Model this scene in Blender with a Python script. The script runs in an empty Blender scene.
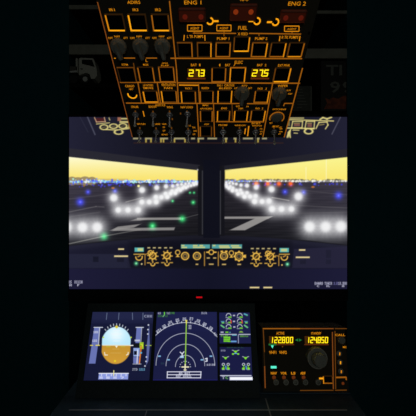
import bpy, math, random
import numpy as np
from mathutils import Vector, Matrix

random.seed(7)
rng = np.random.default_rng(7)
scn = bpy.context.scene
COL = scn.collection
PI = math.pi

# ------------------------------------------------------------------ camera
EYE = Vector((0.0, 0.0, 1.15))          # seated eye height
FPX = 312.0                             # focal length in pixels of a 416 px frame
cam_d = bpy.data.cameras.new('camera')
cam_d.sensor_width = 36.0
cam_d.lens = 36.0 * FPX / 416.0
cam_d.clip_start = 0.01
cam = bpy.data.objects.new('camera', cam_d)
COL.objects.link(cam)
cam.location = EYE
cam.rotation_euler = (PI / 2, 0, 0)
scn.camera = cam


def ray(x, y):
    return Vector(((x - 208) / FPX, 1.0, -(y - 208) / FPX))


def at(x, y, Y):
    return EYE + ray(x, y) * Y


# ------------------------------------------------------------------ materials
def lin(c):
    return [v / 12.92 if v <= 0.04045 else ((v + 0.055) / 1.055) ** 2.4 for v in c]


def rgb(r, g, b):
    return lin((r / 255, g / 255, b / 255))


def mat(name, col, rough=0.5, metal=0.0, spec=0.5, noise=0.0, nscale=200.0, bump=0.0):
    m = bpy.data.materials.new(name)
    m.use_nodes = True
    nt = m.node_tree
    b = nt.nodes['Principled BSDF']
    b.inputs['Base Color'].default_value = (*col, 1)
    b.inputs['Roughness'].default_value = rough
    b.inputs['Metallic'].default_value = metal
    b.inputs['Specular IOR Level'].default_value = spec
    if noise or bump:
        tc = nt.nodes.new('ShaderNodeTexCoord')
        n = nt.nodes.new('ShaderNodeTexNoise')
        n.inputs['Scale'].default_value = nscale
        n.inputs['Detail'].default_value = 4
        nt.links.new(tc.outputs['Object'], n.inputs['Vector'])
        if noise:
            r = nt.nodes.new('ShaderNodeValToRGB')
            r.color_ramp.elements[0].position = 0.3
            r.color_ramp.elements[1].position = 0.7
            r.color_ramp.elements[0].color = (*[c * (1 - noise) for c in col], 1)
            r.color_ramp.elements[1].color = (*[min(1, c * (1 + noise)) for c in col], 1)
            nt.links.new(n.outputs['Fac'], r.inputs['Fac'])
            nt.links.new(r.outputs['Color'], b.inputs['Base Color'])
        if bump:
            bp = nt.nodes.new('ShaderNodeBump')
            bp.inputs['Strength'].default_value = bump
            bp.inputs['Distance'].default_value = 0.001
            nt.links.new(n.outputs['Fac'], bp.inputs['Height'])
            nt.links.new(bp.outputs['Normal'], b.inputs['Normal'])
    return m


def glow_mat(name, col, strength=1.0):
    m = bpy.data.materials.new(name)
    m.use_nodes = True
    b = m.node_tree.nodes['Principled BSDF']
    b.inputs['Base Color'].default_value = (0.01, 0.01, 0.01, 1)
    b.inputs['Roughness'].default_value = 0.6
    b.inputs['Emission Color'].default_value = (*col, 1)
    b.inputs['Emission Strength'].default_value = strength
    return m


def screen_mat(name):
    m = bpy.data.materials.new(name)
    m.use_nodes = True
    nt = m.node_tree
    b = nt.nodes['Principled BSDF']
    b.inputs['Base Color'].default_value = (0.002, 0.002, 0.003, 1)
    b.inputs['Roughness'].default_value = 0.5
    b.inputs['Specular IOR Level'].default_value = 0.1
    a = nt.nodes.new('ShaderNodeAttribute')
    a.attribute_name = 'picture'
    nt.links.new(a.outputs['Color'], b.inputs['Emission Color'])
    b.inputs['Emission Strength'].default_value = 1.0
    return m


M = dict(
    face=mat('panel_black', (0.048, 0.044, 0.030), 0.75, spec=0.15, noise=0.35, nscale=900, bump=0.1),
    cap=mat('button_black', (0.002, 0.002, 0.002), 0.6, spec=0.1, noise=0.3, nscale=300),
    knob=mat('knob_grey', (0.25, 0.265, 0.225), 0.5, spec=0.35, noise=0.15, nscale=400),
    knobdark=mat('knob_charcoal', (0.25, 0.27, 0.24), 0.5, spec=0.35, noise=0.15, nscale=400),
    pointer=mat('pointer_grey', (0.42, 0.44, 0.40), 0.5, noise=0.1),
    steel=mat('switch_steel', (0.40, 0.43, 0.46), 0.3, metal=0.45, noise=0.08, nscale=80),
    bezel=mat('bezel_black', (0.004, 0.005, 0.006), 0.55, spec=0.15, noise=0.2, nscale=300),
    disp=mat('display_frame', (0.018, 0.032, 0.036), 0.6, spec=0.2, noise=0.2, nscale=250),
    desk=mat('desk_dark_blue', (0.05, 0.09, 0.13), 0.65, spec=0.2, noise=0.15, nscale=60),
    strip=mat('edge_highlight', (0.42, 0.46, 0.50), 0.45, noise=0.1, nscale=150),  # highlights of the desk edges put into a pale colour
    shelf=mat('shelf_board', (0.26, 0.26, 0.215), 0.7, spec=0.2, noise=0.12, nscale=40),
    case=mat('bookcase_black', (0.006, 0.006, 0.006), 0.8, spec=0.1, noise=0.2, nscale=40),
    side=mat('bookcase_side', (0.008, 0.062, 0.075), 0.8, spec=0.1, noise=0.1, nscale=40),
    wall=mat('wall_paint', (0.012, 0.100, 0.125), 0.9, spec=0.1, noise=0.05, nscale=30),
    floor=mat('floor_dark', (0.015, 0.05, 0.06), 0.8, spec=0.1, noise=0.2, nscale=20),
    white=mat('truck_white', (0.50, 0.50, 0.44), 0.5, noise=0.1),
    tip=mat('lever_tip_pale', (0.8, 0.78, 0.66), 0.4, noise=0.05),
    rubber=mat('truck_rubber', (0.012, 0.012, 0.012), 0.8, noise=0.2),
    hub=mat('truck_hub', (0.55, 0.56, 0.54), 0.5, noise=0.1),
    glass=mat('truck_glass', (0.006, 0.007, 0.008), 0.2, noise=0.1),
    bed=mat('truck_bed', (0.10, 0.095, 0.08), 0.6, noise=0.2),
    cover=mat('cover_black', (0.010, 0.011, 0.010), 0.6, noise=0.2),
    ink=mat('cover_grey_letters', (0.15, 0.16, 0.14), 0.6, noise=0.1),
    red=mat('cover_orange', (0.22, 0.045, 0.012), 0.6, noise=0.6, nscale=60),
    book=mat('booklet_grey', (0.055, 0.06, 0.05), 0.7, noise=0.3, nscale=90),
    bookink=mat('booklet_ink', (0.14, 0.15, 0.13), 0.7, noise=0.1),
    firebox=glow_mat('fire_guard_red', rgb(36, 8, 2), 1.0),
    lamp=glow_mat('fire_lamp_red', rgb(130, 46, 12), 0.9),
    lampdim=glow_mat('fire_lamp_dim', rgb(86, 20, 8), 0.9),
    a3=glow_mat('amber_bright', rgb(245, 160, 18), 1.1),
    a2=glow_mat('amber', rgb(215, 132, 14), 1.0),
    a1=glow_mat('amber_line', rgb(150, 86, 14), 1.0),
    a0=glow_mat('amber_faint', rgb(96, 54, 10), 1.0),
    ab=glow_mat('amber_border', rgb(120, 64, 20), 1.0),
    txt=glow_mat('amber_lettering', rgb(222, 138, 14), 0.85),
    seg=glow_mat('digit_yellow', rgb(255, 228, 20), 1.3),
    haze=glow_mat('digit_backlight', rgb(66, 36, 3), 1.0),
    green=glow_mat('green_led', rgb(60, 190, 90), 1.0),
    greend=glow_mat('green_arrow', rgb(28, 110, 48), 1.0),
    cyan=glow_mat('cyan_led', rgb(90, 240, 205), 1.1),
    rust=glow_mat('rust_lamp', rgb(92, 40, 10), 1.0),
    redled=glow_mat('power_led_red', rgb(190, 8, 20), 1.0),
    a00=glow_mat('amber_trace', rgb(40, 23, 5), 1.0),
    hinge=mat('hinge_red', (0.16, 0.05, 0.03), 0.5, noise=0.1),
    screen=screen_mat('screen_picture'),
)


# ------------------------------------------------------------------ mesh building
class MB:
    def __init__(self):
        self.v, self.f, self.mi = [], [], []

    def add(self, vs, fs, mi=0):
        o = len(self.v)
        self.v += [tuple(p) for p in vs]
        self.f += [tuple(i + o for i in f) for f in fs]
        self.mi += [mi] * len(fs)

    def box(self, x0, y0, z0, x1, y1, z1, mi=0):
        self.add([(x0, y0, z0), (x1, y0, z0), (x1, y1, z0), (x0, y1, z0), (x0, y0, z1), (x1, y0, z1), (x1, y1, z1), (x0, y1, z1)],
                 [(3, 2, 1, 0), (4, 5, 6, 7), (0, 1, 5, 4), (1, 2, 6, 5), (2, 3, 7, 6), (3, 0, 4, 7)], mi)

    def bevbox(self, x0, y0, z0, x1, y1, z1, c, mi=0):
        """box with chamfered vertical corners and a chamfered top (towards +z)"""
        def ring(ins, z):
            a, b, d, e = x0 + ins, y0 + ins, x1 - ins, y1 - ins
            return [(a + c, b, z), (d - c, b, z), (d, b + c, z), (d, e - c, z), (d - c, e, z), (a + c, e, z), (a, e - c, z), (a, b + c, z)]
        vs = ring(0, z0) + ring(0, z1 - c) + ring(c, z1)
        fs = [tuple(range(7, -1, -1)), tuple(range(16, 24))]
        for k in range(2):
            for i in range(8):
                j = (i + 1) % 8
                fs.append((k * 8 + i, k * 8 + j, k * 8 + 8 + j, k * 8 + 8 + i))
        self.add(vs, fs, mi)

    def prism(self, poly, z0, z1, mi=0):
        n = len(poly)
        vs = [(p[0], p[1], z0) for p in poly] + [(p[0], p[1], z1) for p in poly]
        fs = [tuple(range(n - 1, -1, -1)), tuple(range(n, 2 * n))]
        fs += [(i, (i + 1) % n, n + (i + 1) % n, n + i) for i in range(n)]
        self.add(vs, fs, mi)

    def bar(self, x0, y0, x1, y1, w, z0, z1, mi=0):
        d = math.hypot(x1 - x0, y1 - y0) or 1e-9
        nx, ny = -(y1 - y0) / d * w / 2, (x1 - x0) / d * w / 2
        self.prism([(x0 - nx, y0 - ny), (x1 - nx, y1 - ny), (x1 + nx, y1 + ny), (x0 + nx, y0 + ny)], z0, z1, mi)

    def lathe(self, cx, cy, prof, seg=28, flute=0.0, mi=0):
        vs, fs = [], []
        for r, z in prof:
            for i in range(seg):
                a = 2 * PI * i / seg
                rr = r * (1 - (flute if i % 2 else 0))
                vs.append((cx + rr * math.cos(a), cy + rr * math.sin(a), z))
        n = len(prof)
        for k in range(n - 1):
            for i in range(seg):
                j = (i + 1) % seg
                fs.append((k * seg + i, k * seg + j, (k + 1) * seg + j, (k + 1) * seg + i))
        fs.append(tuple(range(seg - 1, -1, -1)))
        fs.append(tuple(range((n - 1) * seg, n * seg)))
        self.add(vs, fs, mi)

    def ring(self, cx, cy, r, w, z0, z1, a0=0.0, a1=360.0, seg=28, mi=0):
        n = seg + 1
        vs, fs = [], []
        for i in range(n):
            a = math.radians(a0 + (a1 - a0) * i / seg)
            c, s = math.cos(a), math.sin(a)
            for rr, z in ((r - w / 2, z0), (r + w / 2, z0), (r + w / 2, z1), (r - w / 2, z1)):
                vs.append((cx + rr * c, cy + rr * s, z))
        for i in range(seg):
            for k in range(4):
                l = (k + 1) % 4
                fs.append((i * 4 + k, i * 4 + 4 + k, i * 4 + 4 + l, i * 4 + l))
        if a1 - a0 < 360:
            fs += [(0, 1, 2, 3), tuple((n - 1) * 4 + q for q in (3, 2, 1, 0))]
        self.add(vs, fs, mi)

    def tube(self, pts, radii, seg=12, mi=0):
        vs, fs = [], []
        pts = [Vector(p) for p in pts]
        for i, p in enumerate(pts):
            d = (pts[min(i + 1, len(pts) - 1)] - pts[max(i - 1, 0)]).normalized()
            a = d.orthogonal().normalized()
            if i:
                a = (la - d * la.dot(d)).normalized()
            la = a
            b = d.cross(a)
            for k in range(seg):
                t = 2 * PI * k / seg
                vs.append(p + (a * math.cos(t) + b * math.sin(t)) * radii[i])
        n = len(pts)
        for i in range(n - 1):
            for k in range(seg):
                j = (k + 1) % seg
                fs.append((i * seg + k, i * seg + j, (i + 1) * seg + j, (i + 1) * seg + k))
        fs += [tuple(range(seg - 1, -1, -1)), tuple(range((n - 1) * seg, n * seg))]
        self.add(vs, fs, mi)

    def build(self, name, mats, parent=None, smooth=False):
        me = bpy.data.meshes.new(name)
        me.from_pydata(self.v, [], self.f)
        if not isinstance(mats, (list, tuple)):
            mats = [mats]
        for m in mats:
            me.materials.append(m)
        if len(mats) > 1:
            me.polygons.foreach_set('material_index', self.mi)
        if smooth:
            me.polygons.foreach_set('use_smooth', [True] * len(me.polygons))
            try:
                me.set_sharp_from_angle(angle=0.7)
            except Exception:
                pass
        me.update()
        o = bpy.data.objects.new(name, me)
        COL.objects.link(o)
        if parent:
            o.parent = parent
        return o


def tag(o, label=None, cat=None, group=None, kind=None):
    if label: o['label'] = label
    if cat: o['category'] = cat
    if group: o['group'] = group
    if kind: o['kind'] = kind
    return o


_text = {}


def text_geo(s, bold=0.0):
    if (s, bold) in _text:
        return _text[(s, bold)]
    cu = bpy.data.curves.new('t', 'FONT')
    cu.body = s
    cu.size = 1.0
    cu.offset = bold
    cu.resolution_u = 2
    o = bpy.data.objects.new('t', cu)
    COL.objects.link(o)
    bpy.context.view_layer.update()
    me = bpy.data.meshes.new_from_object(o.evaluated_get(bpy.context.evaluated_depsgraph_get()))
    v = np.array([tuple(p.co)[:2] for p in me.vertices])
    f = [tuple(p.vertices) for p in me.polygons]
    bpy.data.objects.remove(o)
    bpy.data.meshes.remove(me)
    bpy.data.curves.remove(cu)
    mn, mx = v.min(0), v.max(0)
    _text[(s, bold)] = ((v - mn) / (mx - mn), f)
    return _text[(s, bold)]


class Plane:
    """A flat panel standing in the room: u across, v up the panel, n out of its face."""

    def __init__(self, y1, Y1, y2, Y2):
        p1, p2 = at(208, y1, Y1), at(208, y2, Y2)
        self.o = p2
        self.t = (p1 - p2).normalized()
        self.u = Vector((1, 0, 0))
        self.n = self.u.cross(self.t)
        self.H = (p1 - p2).length

    def matrix(self):
        m = Matrix.Identity(4)
        for i, a in enumerate((self.u, self.t, self.n)):
            for k in range(3):
                m[k][i] = a[k]
        m.translation = self.o
        return m

    def loc(self, x, y, h=0.0):
        d = ray(x, y)
        s = (self.o + self.n * h - EYE).dot(self.n) / d.dot(self.n)
        p = EYE + d * s - self.o
        return p.dot(self.u), p.dot(self.t)

    def rect(self, x0, y0, x1, y1, h=0.0):
        cy, cx = (y0 + y1) / 2, (x0 + x1) / 2
        a, b = self.loc(x0, cy, h)[0], self.loc(x1, cy, h)[0]
        return a, self.loc(cx, y1, h)[1], b, self.loc(cx, y0, h)[1]

    def scale(self, x, y):
        return self.loc(x + 1, y)[0] - self.loc(x, y)[0]

    def empty(self, name):
        e = bpy.data.objects.new(name, None)
        e.empty_display_size = 0.02
        COL.objects.link(e)
        e.matrix_world = self.matrix()
        return e

    def text(self, mb, s, x0, y0, x1, y1, z=0.0006, bold=0.008, mi=0):
        v, f = text_geo(s, bold)
        a, b, c, d = self.rect(x0, y0, x1, y1)
        mb.add([(a + p[0] * (c - a), b + p[1] * (d - b), z) for p in v], f, mi)

    def line(self, mb, x0, y0, x1, y1, wpx, z0=0.0, z1=0.0005, mi=0):
        a, b = self.loc(x0, y0), self.loc(x1, y1)
        mb.bar(a[0], a[1], b[0], b[1], wpx * self.scale((x0 + x1) / 2, (y0 + y1) / 2), z0, z1, mi)

    def box(self, mb, x0, y0, x1, y1, z0, z1, mi=0):
        a, b, c, d = self.rect(x0, y0, x1, y1)
        mb.box(a, b, z0, c, d, z1, mi)


# ------------------------------------------------------------------ pictures shown on the screens
FONT = {'0': '757557', '1': '262227'}
GL = {
    'A': '25755', 'B': '65656', 'C': '34443', 'D': '65556', 'E': '74647', 'F': '74644', 'G': '34553', 'H': '55755', 'I': '72227',
    'J': '11152', 'K': '55655', 'L': '44447', 'M': '57755', 'N': '57775', 'O': '25552', 'P': '65644', 'Q': '25563', 'R': '65655',
    'S': '34216', 'T': '72222', 'U': '55557', 'V': '55552', 'W': '55775', 'X': '55255', 'Y': '55222', 'Z': '71247',
    '0': '75557', '1': '26227', '2': '71747', '3': '71717', '4': '55711', '5': '74717', '6': '74757', '7': '71122', '8': '75757',
    '9': '75717', '.': '00002', ':': '02020', '-': '00700', '/': '11244', '+': '02720', ' ': '00000'}


def sm(d, w):
    """coverage of a shape whose signed distance is d (px), soft over w"""
    return np.clip(0.5 - d / w, 0, 1)


class Picture:
    def __init__(self, PX, PY, base):
        self.X, self.Y = PX, PY
        self.C = np.zeros(PX.shape + (3,), dtype=np.float64)
        self.C[:] = np.array(base) / 255.0
        self.rowy = PY[:, PY.shape[1] // 2]
        self.soft = 0.9

    def rows(self, y0, y1):
        i = np.where((self.rowy >= y0 - 1.5) & (self.rowy <= y1 + 1.5))[0]
        return slice(i[0], i[-1] + 1) if len(i) else slice(0, 0)

    def put(self, s, a, col):
        c = np.array(col) / 255.0
        self.C[s] = self.C[s] * (1 - a[..., None]) + c * a[..., None]

    def rect(self, x0, y0, x1, y1, col, a=1.0, soft=None):
        s = self.rows(y0, y1)
        X, Y = self.X[s], self.Y[s]
        d = np.maximum(np.maximum(x0 - X, X - x1), np.maximum(y0 - Y, Y - y1))
        self.put(s, sm(d, soft or self.soft) * a, col)

    def grad(self, x0, y0, x1, y1, c0, c1):
        s = self.rows(y0, y1)
        X, Y = self.X[s], self.Y[s]
        d = np.maximum(np.maximum(x0 - X, X - x1), np.maximum(y0 - Y, Y - y1))
        a = sm(d, self.soft)[..., None]
        t = np.clip((Y - y0) / (y1 - y0), 0, 1)[..., None]
        c = (np.array(c0) * (1 - t) + np.array(c1) * t) / 255
        self.C[s] = self.C[s] * (1 - a) + c * a

    def line(self, x0, y0, x1, y1, w, col, a=1.0):
        s = self.rows(min(y0, y1) - w, max(y0, y1) + w)
        X, Y = self.X[s], self.Y[s]
        dx, dy = x1 - x0, y1 - y0
        t = np.clip(((X - x0) * dx + (Y - y0) * dy) / (dx * dx + dy * dy + 1e-9), 0, 1)
        d = np.hypot(X - x0 - t * dx, Y - y0 - t * dy) - w / 2
        self.put(s, sm(d, self.soft) * a, col)

    def path(self, pts, w, col, a=1.0):
        for p, q in zip(pts, pts[1:]):
            self.line(*p, *q, w, col, a)

    def ring(self, cx, cy, rx, w, col, ry=None, a0=None, a1=None, a=1.0):
        ry = ry or rx
        s = self.rows(cy - ry - w, cy + ry + w)
        X, Y = self.X[s], self.Y[s]
        k = np.hypot((X - cx) / rx, (Y - cy) / ry)
        d = np.abs(k - 1) * min(rx, ry) - w / 2
        m = sm(d, self.soft) * a
        if a0 is not None:
            th = np.degrees(np.arctan2(cy - Y, X - cx)) % 360
            m = m * (((th - a0) % 360) <= (a1 - a0))
        self.put(s, m, col)

    def disc(self, cx, cy, r, col, ry=None, a=1.0, soft=None):
        ry = ry or r
        s = self.rows(cy - ry, cy + ry)
        X, Y = self.X[s], self.Y[s]
        d = (np.hypot((X - cx) / r, (Y - cy) / ry) - 1) * min(r, ry)
        self.put(s, sm(d, soft or self.soft) * a, col)

    def poly(self, pts, col, a=1.0, fn=None):
        ys = [p[1] for p in pts]
        s = self.rows(min(ys), max(ys))
        X, Y = self.X[s], self.Y[s]
        d = np.full(X.shape, -1e9)
        n = len(pts)
        area = sum(pts[i][0] * pts[(i + 1) % n][1] - pts[(i + 1) % n][0] * pts[i][1] for i in range(n))
        sg = 1 if area > 0 else -1
        for i in range(n):
            x0, y0 = pts[i]
            x1, y1 = pts[(i + 1) % n]
            L = math.hypot(x1 - x0, y1 - y0)
            d = np.maximum(d, sg * ((X - x0) * (y1 - y0) - (Y - y0) * (x1 - x0)) / L)
        m = sm(d, self.soft) * a
        if fn is None:
            self.put(s, m, col)
        else:
            self.C[s] = self.C[s] * (1 - m[..., None]) + fn(X, Y) / 255 * m[..., None]

    def glow(self, cx, cy, core, halo, col, k=0.5, rays=0.0, mask=None):
        s = self.rows(cy - halo * 2.2, cy + halo * 2.2)
        X, Y = self.X[s], self.Y[s]
        r = np.hypot(X - cx, Y - cy)
        h = np.exp(-(r / halo) ** 2 * 1.25) * k
        if rays:
            th = np.arctan2(Y - cy, X - cx)
            h = h * (1 + rays * np.cos(th * 14 + cx))
        c = np.exp(-(r / core) ** 4)
        if mask is not None:
            h, c = h * mask[s], c * mask[s]
        col = np.array(col) / 255
        C = self.C[s]
        C = 1 - (1 - C) * (1 - np.clip(h, 0, 1)[..., None] * col)
        w = np.array([1, 1, 1]) * 0.35 + col * 0.65
        C = C * (1 - c[..., None]) + np.minimum(1, w)[None, None] * c[..., None]
        self.C[s] = C

    def text(self, s, x0, y0, x1, y1, col, a=1.0, ang=0.0):
        """letters of 3 x 5 dots filling the box"""
        n = len(s)
        cw = (x1 - x0) / (n * 4 - 1)
        ch = (y1 - y0) / 5
        cx, cy = (x0 + x1) / 2, (y0 + y1) / 2
        sl = self.rows(cy - (x1 - x0) - 2, cy + (x1 - x0) + 2) if ang else self.rows(y0, y1)
        X, Y = self.X[sl], self.Y[sl]
        if ang:
            c_, s_ = math.cos(ang), math.sin(ang)
            X, Y = cx + (X - cx) * c_ + (Y - cy) * s_, cy - (X - cx) * s_ + (Y - cy) * c_
        m = np.zeros(X.shape)
        for i, chh in enumerate(s):
            g = GL.get(chh, GL[' '])
            for r in range(5):
                bits = int(g[r])
                for q in range(3):
                    if bits >> (2 - q) & 1:
                        ax, ay = x0 + (i * 4 + q) * cw, y0 + r * ch
                        d = np.maximum(np.maximum(ax - X, X - ax - cw), np.maximum(ay - Y, Y - ay - ch))
                        m = np.maximum(m, np.clip(0.5 - d / 0.5, 0, 1))
        self.put(sl, m * a, col)


def screen_object(name, pl, corners, res, paint, parent, z, base):
    """A flat rectangular screen: a fine grid of vertices carrying the colours of the picture it shows."""
    u0, v0, u1, v1 = corners
    nu, nv = res
    U = np.linspace(u0, u1, nu)
    V = np.linspace(v1, v0, nv)
    UU, VV = np.meshgrid(U, V)
    P = np.stack([pl.o[k] + pl.u[k] * UU + pl.t[k] * VV + pl.n[k] * z for k in range(3)], -1)
    D = P - np.array(EYE)
    PX = 208 + FPX * D[..., 0] / D[..., 1]
    PY = 208 - FPX * D[..., 2] / D[..., 1]
    pic = Picture(PX, PY, base)
    if nu < 500:
        pic.soft = 0.6
    paint(pic)
    c = np.clip(pic.C, 0, 1)
    c = np.where(c <= 0.04045, c / 12.92, ((c + 0.055) / 1.055) ** 2.4)
    rgba = np.ones((nu * nv, 4), dtype=np.float32)
    rgba[:, :3] = c.reshape(-1, 3)
    me = bpy.data.meshes.new(name)
    co = np.stack([UU, VV, np.full_like(UU, z)], -1).reshape(-1, 3).astype(np.float32)
    me.vertices.add(nu * nv)
    me.vertices.foreach_set('co', co.ravel())
    idx = np.arange(nu * nv).reshape(nv, nu)
    q = np.stack([idx[1:, :-1], idx[1:, 1:], idx[:-1, 1:], idx[:-1, :-1]], -1).reshape(-1, 4)
    nf = len(q)
    me.loops.add(nf * 4)
    me.loops.foreach_set('vertex_index', q.ravel().astype(np.int32))
    me.polygons.add(nf)
    me.polygons.foreach_set('loop_start', (np.arange(nf) * 4).astype(np.int32))
    me.update(calc_edges=True)
    at_ = me.attributes.new('picture', 'FLOAT_COLOR', 'POINT')
    at_.data.foreach_set('color', rgba.ravel())
    me.materials.append(M['screen'])
    me.validate()
    o = bpy.data.objects.new(name, me)
    COL.objects.link(o)
    o.parent = parent
    return o


# ================================================================== ROOM
def wbox(name, m, x0, y0, z0, x1, y1, z1, parent=None):
    b = MB()
    b.box(x0, y0, z0, x1, y1, z1)
    return b.build(name, m, parent)


tag(wbox('floor', M['floor'], -2.2, -1.2, -0.1, 2.2, 1.62, 0.0), kind='structure')
tag(wbox('wall_back', M['wall'], -2.2, 1.5, 0.0, 2.2, 1.62, 2.6), kind='structure')

# ================================================================== OVERHEAD PANEL
W0 = 0.28
OH = Plane(0, W0 * FPX / 223.0, 138, W0 * FPX / 150.0)
oh = OH.empty('overhead_panel')
tag(oh, 'black overhead cockpit panel with amber lettering, rows of buttons, knobs and toggles above the monitor', 'control panel')
HT = OH.loc(208, -34)[1]
HB = OH.loc(208, 137.8)[1]
HW = W0 / 2 + 0.0012
b = MB()
b.bevbox(-HW, HB, -0.028, HW, HT, 0.0, 0.0008)
b.build('faceplate', M['face'], oh)
b = MB()
b.box(-HW + 0.02, HB + 0.03, -0.055, HW - 0.02, HT - 0.01, -0.028)
b.build('housing', M['bezel'], oh)

LETS = []         # printed legends: (size, mesh)
LIN = MB()        # printed light lines


def ohtext(s, x0, y0, x1, y1):
    q = (y1 - y0) * 0.08
    t = MB()
    OH.text(t, s, x0 + 0.2, y0 + q, x1 - 0.2, y1 - q)
    LETS.append(((x1 - x0) * (y1 - y0), t))


def ohline(x0, y0, x1, y1, w=1.1, mi=1):
    OH.line(LIN, x0, y0, x1, y1, w * 0.86, 0.0, 0.0004, mi)


AM = [M['a0'], M['a1'], M['a2'], M['a3'], M['ab'], M['a00']]


def push_button(pl, root, x0, y0, x1, y1, L=0, B=0, R=0, T=0, wpx=1.35):
    a, bb, c, d = pl.rect(x0, y0, x1, y1)
    w = wpx * 0.86 * pl.scale((x0 + x1) / 2, (y0 + y1) / 2)
    m = MB()
    m.bevbox(a + w * 1.1, bb + w * 1.1, 0.0, c - w * 1.1, d - w * 1.1, 0.0009, 0.0003)
    cap = m.build('push_button', M['cap'], root)
    f = MB()
    H = 0.0008
    g = lambda q: q - 1 if q else 5
    f.box(a, bb, 0, a + w, d - w, H, g(L))
    f.box(c - w, bb, 0, c, d - w, H, g(R))
    f.box(a + w, bb, 0, c - w, bb + w, H, g(B))
    f.box(a, d - w, 0, c, d, H, g(T))
    f.build('light_frame', AM, cap)
    return cap


def rotary_knob(pl, root, x, y, rpx, h=0.011, ang=-90, mname='knob', bar=True):
    """round skirted knob with a raised grip bar; x, y is where its cap is seen"""
    u, v = pl.loc(x, y, h * 0.55)
    r = rpx * pl.scale(x, y)
    m = MB()
    m.lathe(u, v, [(r, 0), (r, h * 0.25), (r * 0.9, h * 0.5), (r * 0.86, h * 0.55), (r * 0.8, h * 0.6)], 30, 0.05)
    k = m.build('rotary_knob', M[mname], root, True)
    if bar:
        a = math.radians(ang)
        ca, sa = math.cos(a), math.sin(a)
        g = MB()
        pts = [(-0.8, -0.22), (0.9, -0.25), (1.15, -0.18), (1.15, 0.18), (0.9, 0.25), (-0.8, 0.22)]
        g.prism([(u + r * (p * ca - q * sa), v + r * (p * sa + q * ca)) for p, q in pts], h * 0.6, h * 1.15)
        g.build('grip', M[mname], k)
        t = MB()
        t.bar(u + r * 0.1 * ca, v + r * 0.1 * sa, u + r * 1.0 * ca, v + r * 1.0 * sa, r * 0.12, h * 1.15, h * 1.18)
        t.build('pointer', M['pointer'], k)
    return k


def toggle_switch(pl, root, x, y, tx, ty, L):
    """hexagon nut and a tapered lever standing out of the panel"""
    u, v = pl.loc(x, y, 0.002)
    s = pl.scale(x, y)
    m = MB()
    m.lathe(u, v, [(3.4 * s, 0), (3.4 * s, 0.0016), (3.0 * s, 0.0022), (1.8 * s, 0.0023)], 6)
    m.lathe(u, v, [(1.9 * s, 0.002), (1.9 * s, 0.005), (1.4 * s, 0.006)], 14)
    o = m.build('toggle_switch', M['steel'], root)
    tu, tv = pl.loc(tx, ty, L)
    l = MB()
    pts = [Vector((u, v, 0.004)), Vector((u + (tu - u) * 0.4, v + (tv - v) * 0.4, 0.004 + (L - 0.004) * 0.4)),
           Vector((u + (tu - u) * 0.85, v + (tv - v) * 0.85, 0.004 + (L - 0.004) * 0.85)), Vector((tu, tv, L)), Vector((tu, tv, L + 0.0012))]
    l.tube(pts, [0.9 * s, 0.9 * s, 1.3 * s, 1.15 * s, 0.5 * s], 12)
    k = pts[3] - pts[2]
    l.tube([pts[2] + k * 0.35, pts[3] + k * 0.02, pts[4] + k * 0.05], [1.45 * s, 1.35 * s, 0.6 * s], 12, 1)
    l.build('lever', [M['steel'], M['tip']], o, True)
    return o


# border lines of the panel
ohline(97.5, 2, 132.3, 137, 1.0, 4)
ohline(302.5, 68, 284.2, 137.2, 1.2, 1)

# --- left block: inertial reference
ohtext('ADIRS', 127, 0.2, 140.5, 4)
for s, x0, x1 in (('IR1', 109, 115), ('IR3', 132.5, 138.5), ('IR2', 155, 161)):
    ohtext(s, x0, 8, x1, 11.2)
push_button(OH, oh, 106.5, 13.5, 124.5, 31, 3, 4, 0, 0, 1.5)
push_button(OH, oh, 129, 13.5, 147, 31, 4, 4, 0, 0, 1.6)
push_button(OH, oh, 152, 13.5, 169.5, 31, 2, 4, 1, 0, 1.5)
for (a, c, e) in ((108, 114.3, 123.2), (130, 136.3, 145), (152, 158.8, 166.8)):
    ohtext('OFF', a, 36.6, a + 5, 39)
    ohtext('NAV', c, 35, c + 6, 37.4)
    ohtext('ATT', e, 36.6, e + 5, 39)
for x in (118, 140, 162):
    rotary_knob(OH, oh, x, 48.5, 8.2, 0.012, -80, 'knobdark')
ohline(124, 58, 135, 58)
ohline(146, 58, 157, 58)
ohtext('-', 114, 57.5, 116, 58.6)
ohline(169.5, 1, 176.5, 69, 1.2, 1)
ohline(176.5, 69, 178.5, 103, 1.2, 1)
ohtext('SYSTEM', 121.5, 63.3, 128, 65.6)
ohtext('MODE', 143, 63.4, 148.5, 65.6)
ohtext('L', 145.5, 58.8, 147.8, 62)
ohtext('GPWS', 161.6, 62.2, 168, 64)
ohtext('FLAP', 161, 64.4, 169, 66.2)
push_button(OH, oh, 118.5, 67, 135.5, 82, 0, 0, 1, 1, 1.0)
push_button(OH, oh, 138.5, 66.5, 154, 82, 2, 0, 2, 0, 1.2)
push_button(OH, oh, 159, 66.5, 174.5, 82, 2, 2, 2, 1, 1.2)
ohline(133.5, 63, 136.5, 82, 1.0, 0)
ohline(120, 82.3, 176, 82.3, 1.3)
ohtext('CARGO', 125, 84.5, 134.5, 87.3)
ohtext('HEAT', 129, 88, 133.5, 90)
ohtext('LAVATORY', 143, 83.8, 153.5, 86.3)
ohtext('SMOKE', 143, 86.6, 153.5, 89)
ohtext('VENTILATION', 161, 83, 175.5, 86.2)
ohtext('FAN', 164, 86.6, 172.5, 89)
push_button(OH, oh, 143.5, 90.3, 158, 102.3, 3, 3, 2, 0, 1.4)
push_button(OH, oh, 161.5, 90, 177, 102.3, 3, 1, 2, 0, 1.3)
ohline(138, 83, 141.5, 103, 1.1, 1)
ohline(157.3, 83, 160.5, 103, 1.1, 1)
ohline(126, 103, 241, 103.5, 1.25)
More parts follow.
